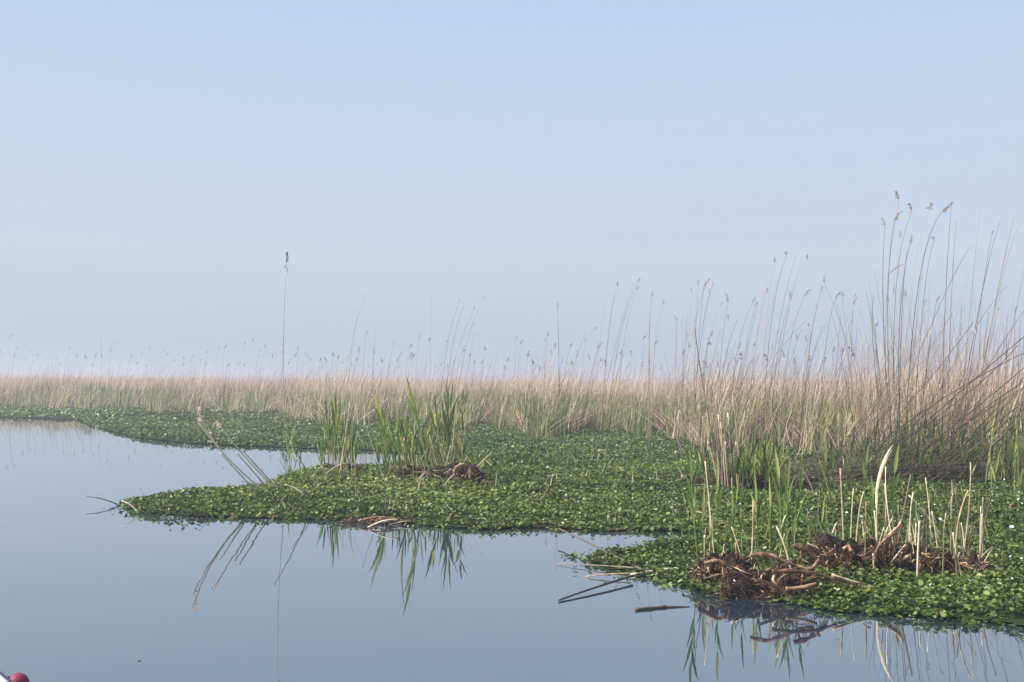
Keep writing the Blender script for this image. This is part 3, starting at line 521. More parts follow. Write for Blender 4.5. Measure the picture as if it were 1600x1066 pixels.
# green blades at the right edge and behind the near tussock
sh('tall green reed blade at the right edge behind the leaf mat', [((b, random.uniform(752, 766)), (b+random.uniform(-6, 10), y)) for b, y in
   [(1562, 668), (1568, 655), (1574, 640), (1580, 660), (1585, 636), (1590, 650), (1596, 630), (1602, 648), (1556, 690), (1578, 676), (1592, 672), (1610, 640)]], 'green blades at the right edge', nl=4, lw=.028, ll=.5, spread=.18)
sh('green blade growing through the dark tangle at the right', [((b, random.uniform(745, 760)), (b+random.uniform(-6, 12), y)) for b, y in
   [(1330, 690), (1345, 680), (1352, 668), (1362, 672), (1378, 650), (1392, 660), (1410, 655), (1425, 628), (1440, 650), (1452, 640), (1465, 668), (1482, 650), (1500, 655), (1516, 668), (1530, 660), (1318, 700), (1404, 690), (1372, 700), (1436, 690), (1300, 690), (1290, 680), (1420, 660), (1338, 700), (1350, 650), (1366, 640), (1385, 670), (1398, 640), (1412, 630), (1446, 625), (1458, 660), (1474, 640), (1490, 670), (1508, 640), (1524, 676), (1540, 650), (1548, 670), (1310, 670), (1326, 660)]], 'green blades in the dark tangle', nl=5, lw=.030, ll=.5, spread=.25)
from mathutils import noise
# --- near right: stubs, shoots, sticks
NEAR = [  # (name, label, base, tip, mid, radius, material, tone)
 ('reed_stub', 'tall straight pale stub at the left of the dark root mound', (1319, 872), (1313, 732), None, .0105, 'pale', .5),
 ('reed_stub', 'short pale chip leaning right beside the tall straight stub', (1298, 842), (1307, 818), None, .012, 'pale', .8),
 ('reed_stub', 'thin dark twig between the short chip and the tall straight stub', (1311, 868), (1304, 836), None, .008, 'dark_stem', .2),
 ('reed_stub', 'pale curved stub leaning right, next after the tall straight one', (1337, 868), (1350, 768), (1341, 812), .011, 'pale', .55),
 ('reed_stub', 'slanted grey stick crossing low between the curved stub and the big pale leaf', (1366, 842), (1346, 812), None, .008, 'pale', .3),
 ('reed_stub', 'short split pale stub low behind the curved stub', (1350, 848), (1347, 815), None, .011, 'pale', .8),
 ('reed_stub', 'bright straight stub below the big pale leaf', (1369, 872), (1366, 798), None, .012, 'pale', .85),
 ('reed_stub', 'slim upright stub right of the big pale leaf', (1381, 852), (1382, 756), None, .010, 'pale', .45),
 ('reed_stub', 'short bright stub close beside the slim upright one', (1385, 845), (1384, 790), None, .010, 'pale', .8),
 ('reed_stub', 'long dark stub leaning right over the centre of the root mounds', (1392, 892), (1423, 742), (1409, 816), .0115, 'stem', .55),
 ('reed_stub', 'pale knotty upright stub right of the long dark one', (1424, 866), (1427, 769), (1422, 820), .0105, 'pale', .7),
 ('reed_stub', 'long bright straight stick leaning steeply left across the gap', (1482, 846), (1420, 774), None, .0105, 'pale', .8),
 ('reed_stub', 'bright vertical stub rooted in front of the right dark mound', (1433, 906), (1437, 814), None, .0115, 'pale', .95),
 ('reed_stub', 'short left leaning pale splinter before the right stubs', (1462, 852), (1452, 822), None, .008, 'pale', .7),
 ('reed_stub', 'second left leaning pale splinter before the right stubs', (1472, 854), (1461, 828), None, .008, 'pale', .8),
 ('reed_stub', 'thick upright grey green stub at the right of the mounds', (1484, 890), (1487, 776), None, .0125, 'stem', .8),
 ('reed_stub', 'tall rightmost stub bending outward to the right', (1496, 905), (1513, 766), (1495, 832), .0105, 'pale', .45),
 ('reed_stub', 'pale stub crossing the foot of the rightmost one', (1506, 905), (1489, 832), None, .0095, 'pale', .8),
 ('reed_stub', 'thin greenish stub in front of the right dark mound edge', (1473, 906), (1475, 845), None, .008, 'green', .95),
 ('reed_stub', 'short pale stub hanging down below the curled stump', (1367, 902), (1364, 864), None, .009, 'pale', .9),
 ('reed_stub', 'straight bright stub leaning left above the arched rhizomes', (1241, 918), (1213, 822), None, .010, 'pale', .85),
 ('reed_stub', 'short thick pale chip leaning right above the leaves', (1219, 828), (1228, 805), None, .012, 'pale', .85),
 ('reed_stub', 'pale upright stub with dark shade side over the left root clump', (1173, 895), (1177, 782), None, .009, 'pale', .6),
 ('reed_stub', 'knobbly reddish pale stub on top of the left root clump', (1153, 902), (1149, 848), None, .012, 'rhizome', .8),
 ('reed_stub', 'small pale splinter leaning left beside the right shoots', (1249, 838), (1243, 822), None, .007, 'pale', .8),
 ('reed_stub', 'slanting pale straw between the arched rhizomes and the dark mound', (1268, 893), (1312, 868), None, .009, 'pale', .8),
 ('reed_stick', 'thick pale reed stick lying on the water at the left root clump', (1066, 888), (985, 898), None, .0125, 'pale', .7),
 ('reed_stick', 'long pale stick lying slanted on the leaves left of the shoots', (1175, 838), (1088, 799), None, .0085, 'pale', .55),
 ('reed_stick', 'thin faint straw lying slanted behind the long pale stick', (1202, 824), (1127, 781), None, .006, 'pale', .3),
 ('reed_stick', 'long dark straight stick slanting down right across the mat tip', (1006, 892), (873, 826), None, .0085, 'stem', .25),
 ('reed_stick', 'dark stick lying on the water pointing down left from the mat tip', (988, 900), (873, 938), None, .0080, 'dark_stem', .6),
 ('reed_stick', 'thin level brownish straw on the water left of the mat tip', (1000, 888), (870, 881), None, .005, 'stem', .6),
 ('reed_stick', 'thin broken straw on the water just under the level one', (985, 896), (915, 901), None, .006, 'pale', .3),
 ('reed_stick', 'small pale end of a stick on top of the near mat tip', (1010, 858), (1001, 845), None, .009, 'pale', .8),
 ('reed_stick', 'pale stick resting on the right end of the middle tussock pointing up right', (737, 736), (768, 708), None, .012, 'pale', .7),
 ('reed_stick', 'short pale stick leaning right onto the curled root ring', (714, 742), (729, 715), None, .011, 'pale', .8),
 ('reed_stick', 'pale arched straw across the front of the left tussock', (498, 748), (542, 724), (520, 732), .011, 'pale', .7),
 ('reed_stick', 'short pale stick on the right foot of the left tussock', (550, 744), (568, 750), None, .013, 'pale', .8),
 ('reed_stick', 'pale crossing straw low in front of the middle tussock', (644, 757), (663, 741), None, .011, 'pale', .9),
 ('reed_stick', 'pale bent straw in front of the curled root ring', (690, 762), (709, 742), None, .010, 'pale', .8),
 ('reed_stick', 'bright flat straw on the water edge below the middle tussock', (575, 816), (622, 812), None, .010, 'pale', .9),
 ('dead_reed', 'bleached dead stalk leaning left among the right green straws', (1278, 784), (1252, 730), None, .009, 'pale', .6),
 ('dead_reed', 'long curved greenish dead stalk arching left above the right mat', (1302, 792), (1234, 630), (1273, 700), .0065, 'pale', .35),
]
for nm, lab, b_, t, m, r, mt, tone in NEAR:
    flat = nm == 'reed_stick'; wet = flat and b_[0] < 1067 and b_[0] > 860 and lab.find('water') > 0
    if wet or lab.startswith('long dark straight'):
        B = at(b_[0], b_[1], .035); T = at(t[0], t[1], .008) if wet else at(t[0], t[1], .10)
        root = empty(nm, B, lab, 'stick'); mb = MB(); P = [p-B for p in bez(B, (B+T)*.5+V3((0, 0, .004)), T, 9)]; tube(mb, P, r, r*.7, 7, tone, knots=3, wob=.06); mb.build('stem', M[mt], root)
    else:
        stalk(nm, lab, 'stick' if flat else 'reed', b_, t, m, r=r*.66, taper=.8, mt=mt, tone=tone*.8, sides=8, knots=4 if random.random() < .6 else 0, z=.06 if flat else .03, lean=0)
for k in range(64):      # thin splinters and broken straws standing in and around the root mounds
    x = random.choice((random.uniform(1100, 1280), random.uniform(1290, 1560), random.uniform(1350, 1540), random.uniform(1350, 1540))); y = random.uniform(868, 902); hh = random.uniform(18, 80) if k % 4 else random.uniform(80, 165)
    stalk('reed_splinter', 'thin broken straw standing in the near root mounds', 'reed', (x, y), (x+random.gauss(0, 16), y-hh), None, r=random.uniform(.0035, .0065), taper=.7, mt=random.choice(('pale', 'pale', 'stem', 'straw')), group='thin straws in the near root mounds', sides=5)
# floating sodden piece
root = empty('floating_stalk', at(993, 952, 0), 'short thick rotten reed piece floating alone on open water', 'stick'); mb = MB()
A_, B_ = at(993, 952, .008)-V3(root.location), at(1040, 948, .006)-V3(root.location); C_ = at(1078, 948, .002)-V3(root.location)
tube(mb, bez(A_, (A_+B_)*.5, B_, 6), .0085, .008, 8, .15, knots=3, wob=.1); tube(mb, bez(B_, (B_+C_)*.5, C_, 4), .007, .002, 6, .1); mb.build('stem', M['stem'], root)
# near green shoots behind the left root clump
for lab, b_, t, m, lw, nl in [('tall thin green reed leaning left at the left end of the near shoots', (1092, 886), (1078, 690), (1083, 790), .024, 4), ('yellow green shoot right of the tall leaning one', (1103, 880), (1100, 750), None, .024, 2),
   ('green leafy tipped reed above the left end of the left root clump', (1121, 884), (1122, 708), None, .024, 2), ('second leafy tipped green stem above the left root clump', (1142, 880), (1145, 754), None, .020, 2), ('third leafy tipped green stem above the middle of the left root clump', (1162, 884), (1160, 730), None, .020, 2),
   ('fourth thin pale green stem, just left of the broad blade', (1202, 876), (1203, 740), None, .020, 2), ('broad light green blade standing alone among the near shoots', (1218, 866), (1212, 696), (1219, 780), .030, 3), ('bright green stem with a pale tip right of the broad blade', (1232, 880), (1233, 706), (1230, 795), .022, 3),
   ('pale green stem leaning right, rightmost of the near shoots', (1240, 880), (1255, 710), (1245, 795), .022, 2), ('olive shoot between two thin green stems over the left root clump', (1185, 880), (1180, 728), None, .02, 3), ('little green blade just left of the rightmost near shoot', (1238, 850), (1244, 790), None, .024, 1),
   ('thin green stem close right of the left pair of near shoots', (1110, 884), (1113, 790), None, .014, 1), ('slender green stem in front of the broad blade', (1222, 890), (1226, 760), None, .016, 2), ('thin curved green stem over the dark mound left part', (1290, 872), (1288, 770), (1284, 820), .018, 1),
   ('broad green leafed reed right of the big pale leaf', (1397, 850), (1403, 692), (1396, 768), .038, 2), ('narrow green shoot leaning left between the big pale leaf and the broad green reed', (1397, 800), (1388, 724), None, .022, 0),
   ('broad green blade standing behind the curved stub', (1351, 806), (1356, 692), None, .036, 1), ('small pointed green blade left of the big pale leaf', (1368, 812), (1362, 740), None, .026, 0), ('thin green shoot growing by the thick upright stub', (1490, 880), (1492, 800), None, .018, 1)]:
    shoot(lab, b_, t, m, nl=nl, lw=lw, ll=.3, spread=.13, r=.0045, first=.6, tone=random.uniform(.6, 1))
sh('slim green straw in the small fan at the right behind the mat edge', [((1300, 796), (1280, 712)), ((1304, 796), (1292, 730)), ((1297, 796), (1282, 740)), ((1308, 794), (1300, 742)), ((1294, 794), (1266, 716))], 'small fan of green straws', nl=1, lw=.018, ll=.3, spread=.2)
# the big pale leaf
B = at(1372, 876, .03); root = empty('withered_reed', B, 'dead reed with one big bleached leaf curving right above the root mounds', 'reed')
P = [p-B for p in bez(B, aty(1370, 820, B.y), aty(1371, 775, B.y), 6)]; mb = MB(); tube(mb, P, .007, .005, 6, .5); mb.build('stem', M['pale'], root)
Q = [p-B for p in bez(aty(1370, 800, B.y), aty(1373, 745, B.y+.02), aty(1395, 695, B.y), 12)]
for off, wd, tn in ((0, .021, .9), (.018, .014, .3)):
    mb = MB(); vs = []; fs = []
    for i, p in enumerate(Q):
        t = i/12; q = wd*.5*(math.sin(min(t*1.35+.25, 3.14-0.0)*1.0)**.8 if t < .95 else .15)*(1 if t < .8 else (1-t)/.2*.8+.2); s = V3((.82, -.55, .1)); pp = p+V3((off, off, -off*.8))
        vs += [pp-s*q, pp+V3((0, -.004, 0)), pp+s*q]
        if i: a = 3*i-3; fs += [(a, a+1, a+4, a+3), (a+1, a+2, a+5, a+4)]
    mb.add(vs, fs, tn); mb.build('leaf', M['pale'], root)
# ---------------------------------------------------------------- root tussocks
def tussock(label, px, py, rx, ry, h, nf, rhiz=(), straw=0, seedn=0, lump=1.0, cat='root clump', depth=0.0):
    """peaty mound wrapped in root fibres, with bark-brown rhizomes as parts. px,py: front foot of the mound"""
    c = at(px, py, 0); c.y += ry*.7; root = empty('root_tussock', c, label, cat); rnd = random.Random(seedn)
    ph = [rnd.uniform(0, 6.28) for _ in range(8)]
    def surf(a, e):   # azimuth, elevation -> point
        k = 1+lump*(.20*math.sin(2*a+ph[0])+.15*math.sin(5*a+ph[1]+3*e)+.12*math.sin(9*a+ph[2]-5*e)+.09*math.sin(17*a+ph[3]+9*e)+.06*math.sin(29*a+ph[4]+13*e))
        kz = 1+lump*(.25*math.sin(3*a+ph[5])+.12*math.sin(7*a+ph[6]))*math.cos(e)
        q = V3((math.cos(a)*math.cos(e)*rx, math.sin(a)*math.cos(e)*ry, h*math.sin(e)))*9+V3((seedn*3.1, 0, 0)); k *= .90+.20*noise.turbulence(q, 4, False)+.07*noise.noise(q*3.3)
        return V3((rx*k*math.cos(a)*math.cos(e)**.7, ry*k*math.sin(a)*math.cos(e)**.7, h*kz*math.sin(e)*k-.02))
    na, ne = 110, 22; vs = []; fs = []
    for j in range(ne+1):
        e = -.25+(math.pi/2+.25)*j/ne if j < ne else math.pi/2
        for i in range(na): vs.append(surf(6.2832*i/na, min(e, 1.56)) if e > 0 else surf(6.2832*i/na, 0)*1.0-V3((0, 0, .05*(-e)*4)))
    for j in range(ne):
        for i in range(na): fs.append((j*na+i, j*na+(i+1) % na, (j+1)*na+(i+1) % na, (j+1)*na+i))
    mb = MB(); mb.add(vs, fs, .5); mb.build('peat_mound', M['peat'], root)
    mb = MB()
    for k in range(nf):
        a = rnd.uniform(0, 6.28); e = rnd.random()**1.3*1.45; p = surf(a, e)*rnd.uniform(1.0, 1.06); o = V3((math.cos(a)*rx, math.sin(a)*ry, 0)).normalized()
        L_ = rnd.uniform(.03, .11); d = (V3((0, 0, -1))*rnd.uniform(-.3, 1.2)+o*rnd.uniform(0, .5)+V3((rnd.gauss(0, .5), rnd.gauss(0, .5), rnd.gauss(0, .3)))).normalized()
        q = [p, p+d*L_*.5+o*.008, p+d*L_+V3((0, 0, -.01))]; wd = rnd.uniform(.0008, .0024); s = d.cross(V3((rnd.uniform(-1, 1), rnd.uniform(-1, 1), rnd.uniform(-1, 1)))).normalized()*wd
        r = min(1, rnd.random()**1.9+.2*math.sin(e)**2)
        mb.add([q[0]-s, q[0]+s, q[1]-s, q[1]+s, q[2]], [(0, 1, 3, 2), (2, 3, 4)], r)
    tag(mb.build('root_fibres', M['fibre'], root, smooth=False), kind='stuff')
    mb = MB()
    for k in range(int(nf*.075)):     # stout root strands looping over the peat
        a = rnd.uniform(0, 6.28); e = rnd.uniform(0, 1.35); Lk = rnd.uniform(.03, .13)/max(rx, .1); da = rnd.gauss(0, 1); de = rnd.gauss(-.3, .7); P = []
        for i in range(6):
            t = i/5; P.append(surf(a+da*Lk*t, max(-.2, min(1.5, e+de*Lk*t)) if e+de*Lk*t > 0 else 0)*1.0+V3((0, 0, .012*math.sin(3.1*t)+(e+de*Lk*t < 0)*(e+de*Lk*t)*.1))+V3((math.cos(a), math.sin(a), 0))*(.006+.014*math.sin(3.1*t)))
        tube(mb, P, rnd.uniform(.002, .0065), .0015, 5, rnd.random()**1.5)
    tag(mb.build('root_strands', M['rhizome'], root), kind='stuff')
    for pts, r0, r1, tone in rhiz:
        W = [aty(x, y, c.y-ry*.55-(d or 0))-c for x, y, d in pts]; P = []
        for i in range(len(W)-1):
            for k in range(4):
                t = k/4; p0 = W[max(i-1, 0)]; p1 = W[i]; p2 = W[i+1]; p3 = W[min(i+2, len(W)-1)]
                P.append(.5*((2*p1)+(p2-p0)*t+(2*p0-5*p1+4*p2-p3)*t*t+(3*p1-p0-3*p2+p3)*t**3))
        P.append(W[-1]); mb = MB(); tube(mb, P, r0, r1, 9, tone, knots=3, wob=.10)
        for k in range(len(P)*5):   # rootlets hanging from the rhizome
            p = rnd.choice(P[1:-1])+V3((rnd.uniform(-.01, .01), rnd.uniform(-.01, .01), 0)); L_ = rnd.uniform(.02, .07); d = V3((rnd.gauss(0, .35), rnd.gauss(0, .35), -1))*L_; s = V3((rnd.uniform(.0006, .0014), 0, 0))
            mb.add([p-s, p+s, p+d*.6+s+V3((.004, 0, 0)), p+d*.6-s+V3((.004, 0, 0)), p+d], [(0, 1, 2, 3), (3, 2, 4)], rnd.random()*.5)
        mb.build('rhizome', M['rhizome'], root)
    if straw:
        mb = MB()
        for k in range(straw):
            a = rnd.uniform(0, 6.28); p = surf(a, rnd.uniform(.1, 1.3))*1.04; d = V3((rnd.gauss(0, 1), rnd.gauss(0, .6), rnd.gauss(0, .4))).normalized()*rnd.uniform(.04, .16)
            tube(mb, [p-d*.5, p+V3((0, 0, .006)), p+d*.5], rnd.uniform(.002, .005), .002, 4, rnd.random())
        tag(mb.build('straw_litter', M['pale'], root), kind='stuff')
    return root
tussock('dark fibrous root clump at the water edge, leftmost of the near ones', 1130, 918, .20, .15, .18, 2600, [([(1102, 880, .05), (1122, 876, .1), (1140, 886, .1), (1148, 900, .1)], .013, .009, .45), ([(1100, 905, .1), (1130, 898, .14), (1170, 905, .12)], .010, .008, .2)], 14, 1)
tussock('sprawling root clump with arched brown rhizomes above the water', 1218, 934, .40, .20, .15, 4200,
        [([(1172, 868, 0), (1200, 866, .02), (1225, 876, .04), (1250, 886, .04), (1268, 888, .04), (1280, 874, .02)], .012, .010, .5), ([(1206, 893, .12), (1240, 892, .14), (1275, 896, .14), (1305, 905, .14), (1340, 914, .12)], .013, .005, .4),
         ([(1240, 852, -.1), (1262, 860, -.08), (1280, 876, -.06), (1292, 884, -.05)], .017, .009, .2), ([(1228, 920, .2), (1252, 918, .2), (1276, 912, .2)], .012, .009, .6), ([(1300, 898, .14), (1330, 908, .14), (1354, 913, .12)], .008, .005, .8),
         ([(1186, 905, .16), (1215, 918, .18), (1235, 930, .18)], .010, .007, .15), ([(1212, 895, .1), (1208, 906, .15), (1216, 917, .16)], .009, .006, .85)], 22, 2, 1.1)
tussock('black brown root mound left of the curled stump', 1334, 908, .27, .17, .23, 3600, [([(1318, 858, 0), (1326, 854, 0), (1330, 862, .04)], .014, .012, .6), ([(1290, 905, .05), (1310, 900, .08), (1345, 904, .08)], .010, .008, .2)], 16, 3)
tussock('upright curled stump of roots with a pale bent crown in the middle of the mounds', 1386, 908, .10, .10, .24, 2200,
        [([(1366, 880, .03), (1371, 858, .05), (1380, 846, .06), (1390, 838, .05), (1400, 832, .04)], .012, .009, .5), ([(1382, 850, .0), (1392, 833, 0), (1404, 822, 0), (1409, 812, 0)], .011, .006, .75), ([(1385, 905, .1), (1397, 900, .1), (1412, 892, .08)], .015, .013, .6)], 16, 4, .8)
tussock('broad black root mound under the right stubs', 1452, 904, .32, .17, .19, 4200, [([(1404, 880, 0), (1412, 874, .02), (1420, 868, .02)], .012, .011, .85), ([(1440, 866, -.02), (1455, 868, .0), (1468, 874, 0)], .013, .010, .8), ([(1440, 902, .1), (1438, 882, .1), (1436, 870, .05)], .009, .006, .4)], 14, 5)
tussock('heap of pale straw and brown roots at the right end of the mounds', 1530, 908, .22, .15, .13, 2400, [([(1500, 880, 0), (1520, 890, .02), (1555, 899, .04)], .010, .007, .85), ([(1505, 902, .05), (1530, 906, .06), (1556, 908, .06)], .009, .006, .6)], 60, 6)
tussock('left brown root tussock on the middle of the mat', 530, 746, .28, .16, .16, 2600, [([(512, 738, 0), (530, 734, 0), (552, 742, .05)], .016, .012, .5)], 130, 7)
tussock('long brown root tussock in the middle of the mat, left part', 668, 758, .42, .2, .22, 5200, [([(630, 745, 0), (650, 738, 0), (676, 742, 0), (694, 750, .05)], .016, .012, .6), ([(640, 758, .05), (660, 748, .05)], .015, .012, .85)], 200, 8)
tussock('brown root tussock with a curled pale ring, right part of the middle one', 724, 764, .19, .16, .26, 3000,
        [([(709, 744, .1), (711, 734, .12), (717, 727, .12), (726, 725, .12)], .014, .017, .75), ([(727, 726, .12), (734, 731, .12), (735, 743, .12), (729, 755, .1)], .017, .009, .6), ([(716, 762, .1), (726, 758, .12), (740, 764, .1)], .012, .009, .7)], 110, 9)
tussock('low dark root lump at the right end of the middle tussock', 756, 766, .14, .1, .11, 900, [([(748, 762, 0), (757, 750, 0), (762, 762, 0)], .009, .007, .6)], 14, 10)
tussock('low brown litter patch at the water edge below the middle tussock', 592, 819, .34, .10, .05, 1500, [([(560, 814, .05), (590, 808, .05), (625, 812, .05)], .010, .008, .5)], 60, 11)
tussock('dark base of the upright brown clump at middle right', 1150, 772, .44, .22, .26, 2600, (), 60, 12)
tussock('dark peaty base of the fallen tangle at the right', 1400, 758, 1.0, .40, .17, 2600, (), 160, 13)
tussock('small brown root lump left of the brown clump at middle right', 1080, 756, .16, .12, .10, 700, (), 18, 14)
tussock('reddish root base stretching between the brown clump and the right tangle', 1262, 770, .5, .2, .14, 1500, (), 60, 15)
# ---------------------------------------------------------------- dark tangle of fallen stems
def tangle(name, n, bx, by, ang, ln, r, matl, label, zr=.25):
    mb = MB()
    for k in range(n):
        B = at(random.uniform(*bx), random.uniform(*by), 0); B.z = random.uniform(.02, zr); a = math.radians(random.uniform(*ang)); L_ = random.uniform(*ln)
        d = V3((math.cos(a), random.uniform(-.35, .35), math.sin(a))); T = B+d*L_; T.z = max(T.z, .03); Mi = (B+T)*.5+V3((0, random.uniform(-.08, .08), L_*random.uniform(-.01, .07)))
        tube(mb, bez(B, Mi, T, 6), random.uniform(.5, 1.1)*r, r*.3, 4, random.random(), cap=False)
    return tag(mb.build(name, M[matl]), label, 'reeds', kind='stuff')
tangle('fallen_reed_tangle', 380, (1290, 1510), (722, 762), (15, 62), (.6, 1.8), .0058, 'dark_stem', 'dense dark tangle of fallen reed stems leaning right at the right edge')
tangle('fallen_reed_tangle', 170, (1300, 1500), (725, 764), (-4, 14), (.6, 2.2), .005, 'dark_stem', 'dark reed stems lying flat at the foot of the right tangle', .35)
tangle('fallen_reed_tangle', 90, (1180, 1330), (735, 775), (6, 26), (.5, 1.5), .0048, 'dark_stem', 'low dark stems slanting between the brown clump and the right tangle', .12)
tangle('upright_reed_thicket', 420, (1330, 1600), (715, 752), (66, 112), (.8, 2.6), .0034, 'straw', 'thicket of thin upright grey stems behind the right tangle')
tangle('upright_reed_thicket', 130, (1340, 1610), (715, 752), (62, 108), (2.0, 3.1), .0036, 'stem', 'fine grey stems rising high out of the right thicket')
tangle('upright_reed_thicket', 300, (1330, 1600), (718, 752), (50, 118), (.4, 1.5), .005, 'straw', 'straw coloured stems and orange dead leaves inside the right thicket')
tangle('upright_reed_thicket', 90, (1050, 1330), (700, 735), (60, 120), (.5, 1.3), .0045, 'straw', 'thin straw stems scattered over the green leaves at middle right')
# ---------------------------------------------------------------- corner of the boat, lower left
def boat():
    a = V3((-.64, .77, 0)).normalized(); nrm = V3((a.y, -a.x, 0)); g0 = V3((-1.605, 3.205, .45)); half = .55; c = g0-nrm*half-a*.25; c.z = 0
    root = empty('rowing_boat', c, 'white boat with a dark rubbing strip, its corner showing at the lower left', 'boat'); Lh = 1.7
    def sec(t):   # t -1..1 along the axis
        wv = half*(1-max(0, t)**2.6*.97) if t > 0 else half*(1-.12*t*t); hh = .45+.12*max(0, t)**2+(.0*t); return wv, hh
    def hull(off, z0, mirror=1):
        mb = MB(); vs = []; ns = 28
        prof = [(0, .0), (.55, .02), (.82, .10), (.93, .24), (1.0, 1.0)]; full = [(-x, z) for x, z in prof[::-1]]+prof[1:]
        for i in range(ns+1):
            t = -1+2*i/ns; wv, hh = sec(t)
            for x, z in full: vs.append(a*(t*Lh)+nrm*(x*(wv-off))+V3((0, 0, -.08+z0+z*(hh+.08-z0))))
        k = len(full); fs = [(i*k+j, (i+1)*k+j, (i+1)*k+j+1, i*k+j+1) for i in range(ns) for j in range(k-1)]; fs.append(tuple(range(k))); mb.add(vs, fs, .5); return mb
    hull(0, 0).build('hull', M['white_hull'], root); hull(.035, .04).build('inner_shell', M['white_hull'], root)
    for sgn in (1, -1):
        for nm, off, rr, dz, mt in (('gunwale', -.018, .024, .006, 'white_hull'), ('rubbing_strip', .022, .017, -.016, 'navy')):
            mb = MB(); P = [a*(t*Lh)+nrm*(sgn*(sec(t)[0]+off))+V3((0, 0, sec(t)[1]+dz)) for t in [-1+i/14 for i in range(29)]]; tube(mb, P, rr, rr, 8, .5); mb.build(nm, M[mt], root)
    for t in (-.45, .35):
        wv, hh = sec(t); mb = MB(); p = a*(t*Lh)+V3((0, 0, hh-.16)); x = nrm*(wv-.05); y = a*.11; z = V3((0, 0, .02))
        vs = [p+sx*x+sy*y+sz*z for sz in (-1, 1) for sx, sy in ((-1, -1), (1, -1), (1, 1), (-1, 1))]; mb.add(vs, [(3, 2, 1, 0), (4, 5, 6, 7), (0, 1, 5, 4), (1, 2, 6, 5), (2, 3, 7, 6), (3, 0, 4, 7)], .5); mb.build('thwart', M['wood'], root, smooth=False)
    # fender
    fc = aty(28, 1070, 3.25); fr = empty('fender', fc, 'round red fender ball hanging beside the white boat', 'fender'); mb = MB(); vs = []; fs = []
    for j in range(13):
        for i in range(24):
            ph = math.pi*j/12; th = 6.2832*i/24; q = .034*(1+.02*math.cos(6*th)*0); vs.append(V3((q*math.sin(ph)*math.cos(th), q*math.sin(ph)*math.sin(th), q*math.cos(ph)*1.08)))
    for j in range(12):
        for i in range(24): fs.append((j*24+i, (j+1)*24+i, (j+1)*24+(i+1) % 24, j*24+(i+1) % 24))
    mb.add(vs, fs, .5); mb.build('ball', M['red'], fr)
    e = (g0+nrm*.03-a*(-.02)); mb = MB(); tube(mb, bez(V3((0, 0, .03)), (e-fc)*.5+V3((0, 0, -.01)), e-fc, 8), .005, .005, 6, .5); mb.build('rope', M['navy'], fr)
boat()
# ---------------------------------------------------------------- haze
hz = bpy.data.materials.new('haze_air'); hz.use_nodes = True; n = hz.node_tree.nodes; n.remove(n['Principled BSDF'])
pv = n.new('ShaderNodeVolumePrincipled'); pv.inputs['Density'].default_value = .0034; pv.inputs['Color'].default_value = (.66, .69, .80, 1); pv.inputs['Anisotropy'].default_value = .1
hz.node_tree.links.new(pv.outputs[0], n['Material Output'].inputs['Volume'])
mb = MB(); X, Y0, Y1, Z0, Z1 = 920, -80, 1230, -1.0, 5.2
mb.add([(x, y, z) for z in (Z0, Z1) for x, y in ((-X, Y0), (X, Y0), (X, Y1), (-X, Y1))], [(3, 2, 1, 0), (4, 5, 6, 7), (0, 1, 5, 4), (1, 2, 6, 5), (2, 3, 7, 6), (3, 0, 4, 7)], 0)
h = mb.build('haze', hz, smooth=False); tag(h, kind='stuff')

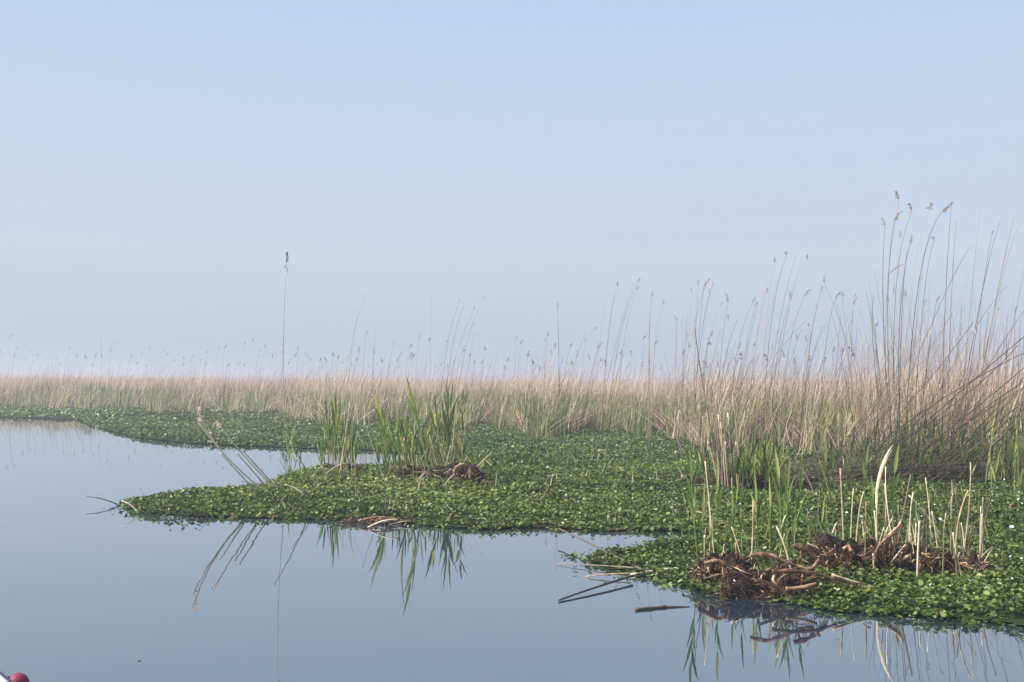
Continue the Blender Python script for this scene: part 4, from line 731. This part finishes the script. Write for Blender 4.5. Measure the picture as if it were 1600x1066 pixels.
# ---------------------------------------------------------------- labels: each member of a countable row gets its place, counted from the left
ORD = ['first', 'second', 'third', 'fourth', 'fifth', 'sixth', 'seventh', 'eighth', 'ninth', 'tenth', 'eleventh', 'twelfth', 'thirteenth', 'fourteenth', 'fifteenth', 'sixteenth', 'seventeenth', 'eighteenth', 'nineteenth']
TENS = ['', '', 'twenty', 'thirty', 'forty', 'fifty', 'sixty', 'seventy', 'eighty', 'ninety']; TTH = ['', '', 'twentieth', 'thirtieth', 'fortieth', 'fiftieth', 'sixtieth', 'seventieth', 'eightieth', 'ninetieth']
def ordinal(i):
    i += 1
    return ORD[i-1] if i < 20 else (TTH[i//10] if i % 10 == 0 else TENS[i//10]+' '+ORD[i % 10-1])
PHR = {'low green shoots of the left tussock': 'low slender green shoots on the left tussock', 'thin straws in the near root mounds': 'thin broken straws standing in the near root mounds', 'plumed reeds of the stand at the right edge': 'tall plumed reeds in the crowded right stand', 'bare stems of the stand at the right edge': 'tall bare reeds in the crowded right stand',
 'dark leaning stems at the right edge': 'dark stems leaning out of the right tangle', 'plumed reeds above the bed at middle right': 'thin plumed reeds left of the right stand',
 'bare stems above the bed at middle right': 'bare stems left of the right stand', 'plumed reeds above the centre of the bed': 'lone thin plumed reeds above the centre',
 'bare stems above the centre of the bed': 'faint bare stems above the centre', 'low green shoots of the middle tussock': 'low slender green shoots on the middle tussock',
 'short green shoots beside the curled root ring': 'short green shoots beside the curled root ring', 'green shoots at the foot of the tall single reed': 'slim shoots at the foot of the single tall reed',
 'short shoots on the open leaf mat': 'short shoots alone on the open leaf mat', 'broken stems of the brown clump at middle right': 'stout broken stems in the upright brown clump',
 'green shoots right of the brown clump': 'bright green shoots right of the brown clump', 'green shoots left of the brown clump': 'thin green shoots left of the brown clump',
 'green blades at the right edge': 'tall green reed blades at the right edge', 'straw stalks of the two centre tussocks': 'straw stalks on the two centre tussocks', 'green blades in the dark tangle': 'green reed blades growing through the dark right tangle', 'small fan of green straws': 'slim green straws in the small right fan',
 'far plumed reeds at the left': 'small distant plumed reeds along the left horizon', 'far plumed reeds behind the centre': 'small distant plumed reeds behind the centre', 'far plumed reeds at middle right': 'small distant plumed reeds at middle right'}
bpy.context.view_layer.update()
rows = {}
for o in COL.objects:
    if o.parent is None and o.get('group') in PHR: rows.setdefault(o['group'], []).append(o)
for gname, lst in rows.items():
    def tipx(o):
        st = [c for c in o.children if c.name.startswith('stem')][0]; p = o.location+max((v.co for v in st.data.vertices), key=lambda v: v.z); q = ROT.transposed() @ (p-V3((0, 0, CAMH))); return q.x/-q.z
    for i, o in enumerate(sorted(lst, key=tipx)): o['label'] = ordinal(i)+' from the left of the '+PHR[gname]

for o in COL.objects:
    if o.parent is None and 'label' in o.keys() and len(o['label'].split()) > 16: print('LONG', len(o['label'].split()), o['label'])
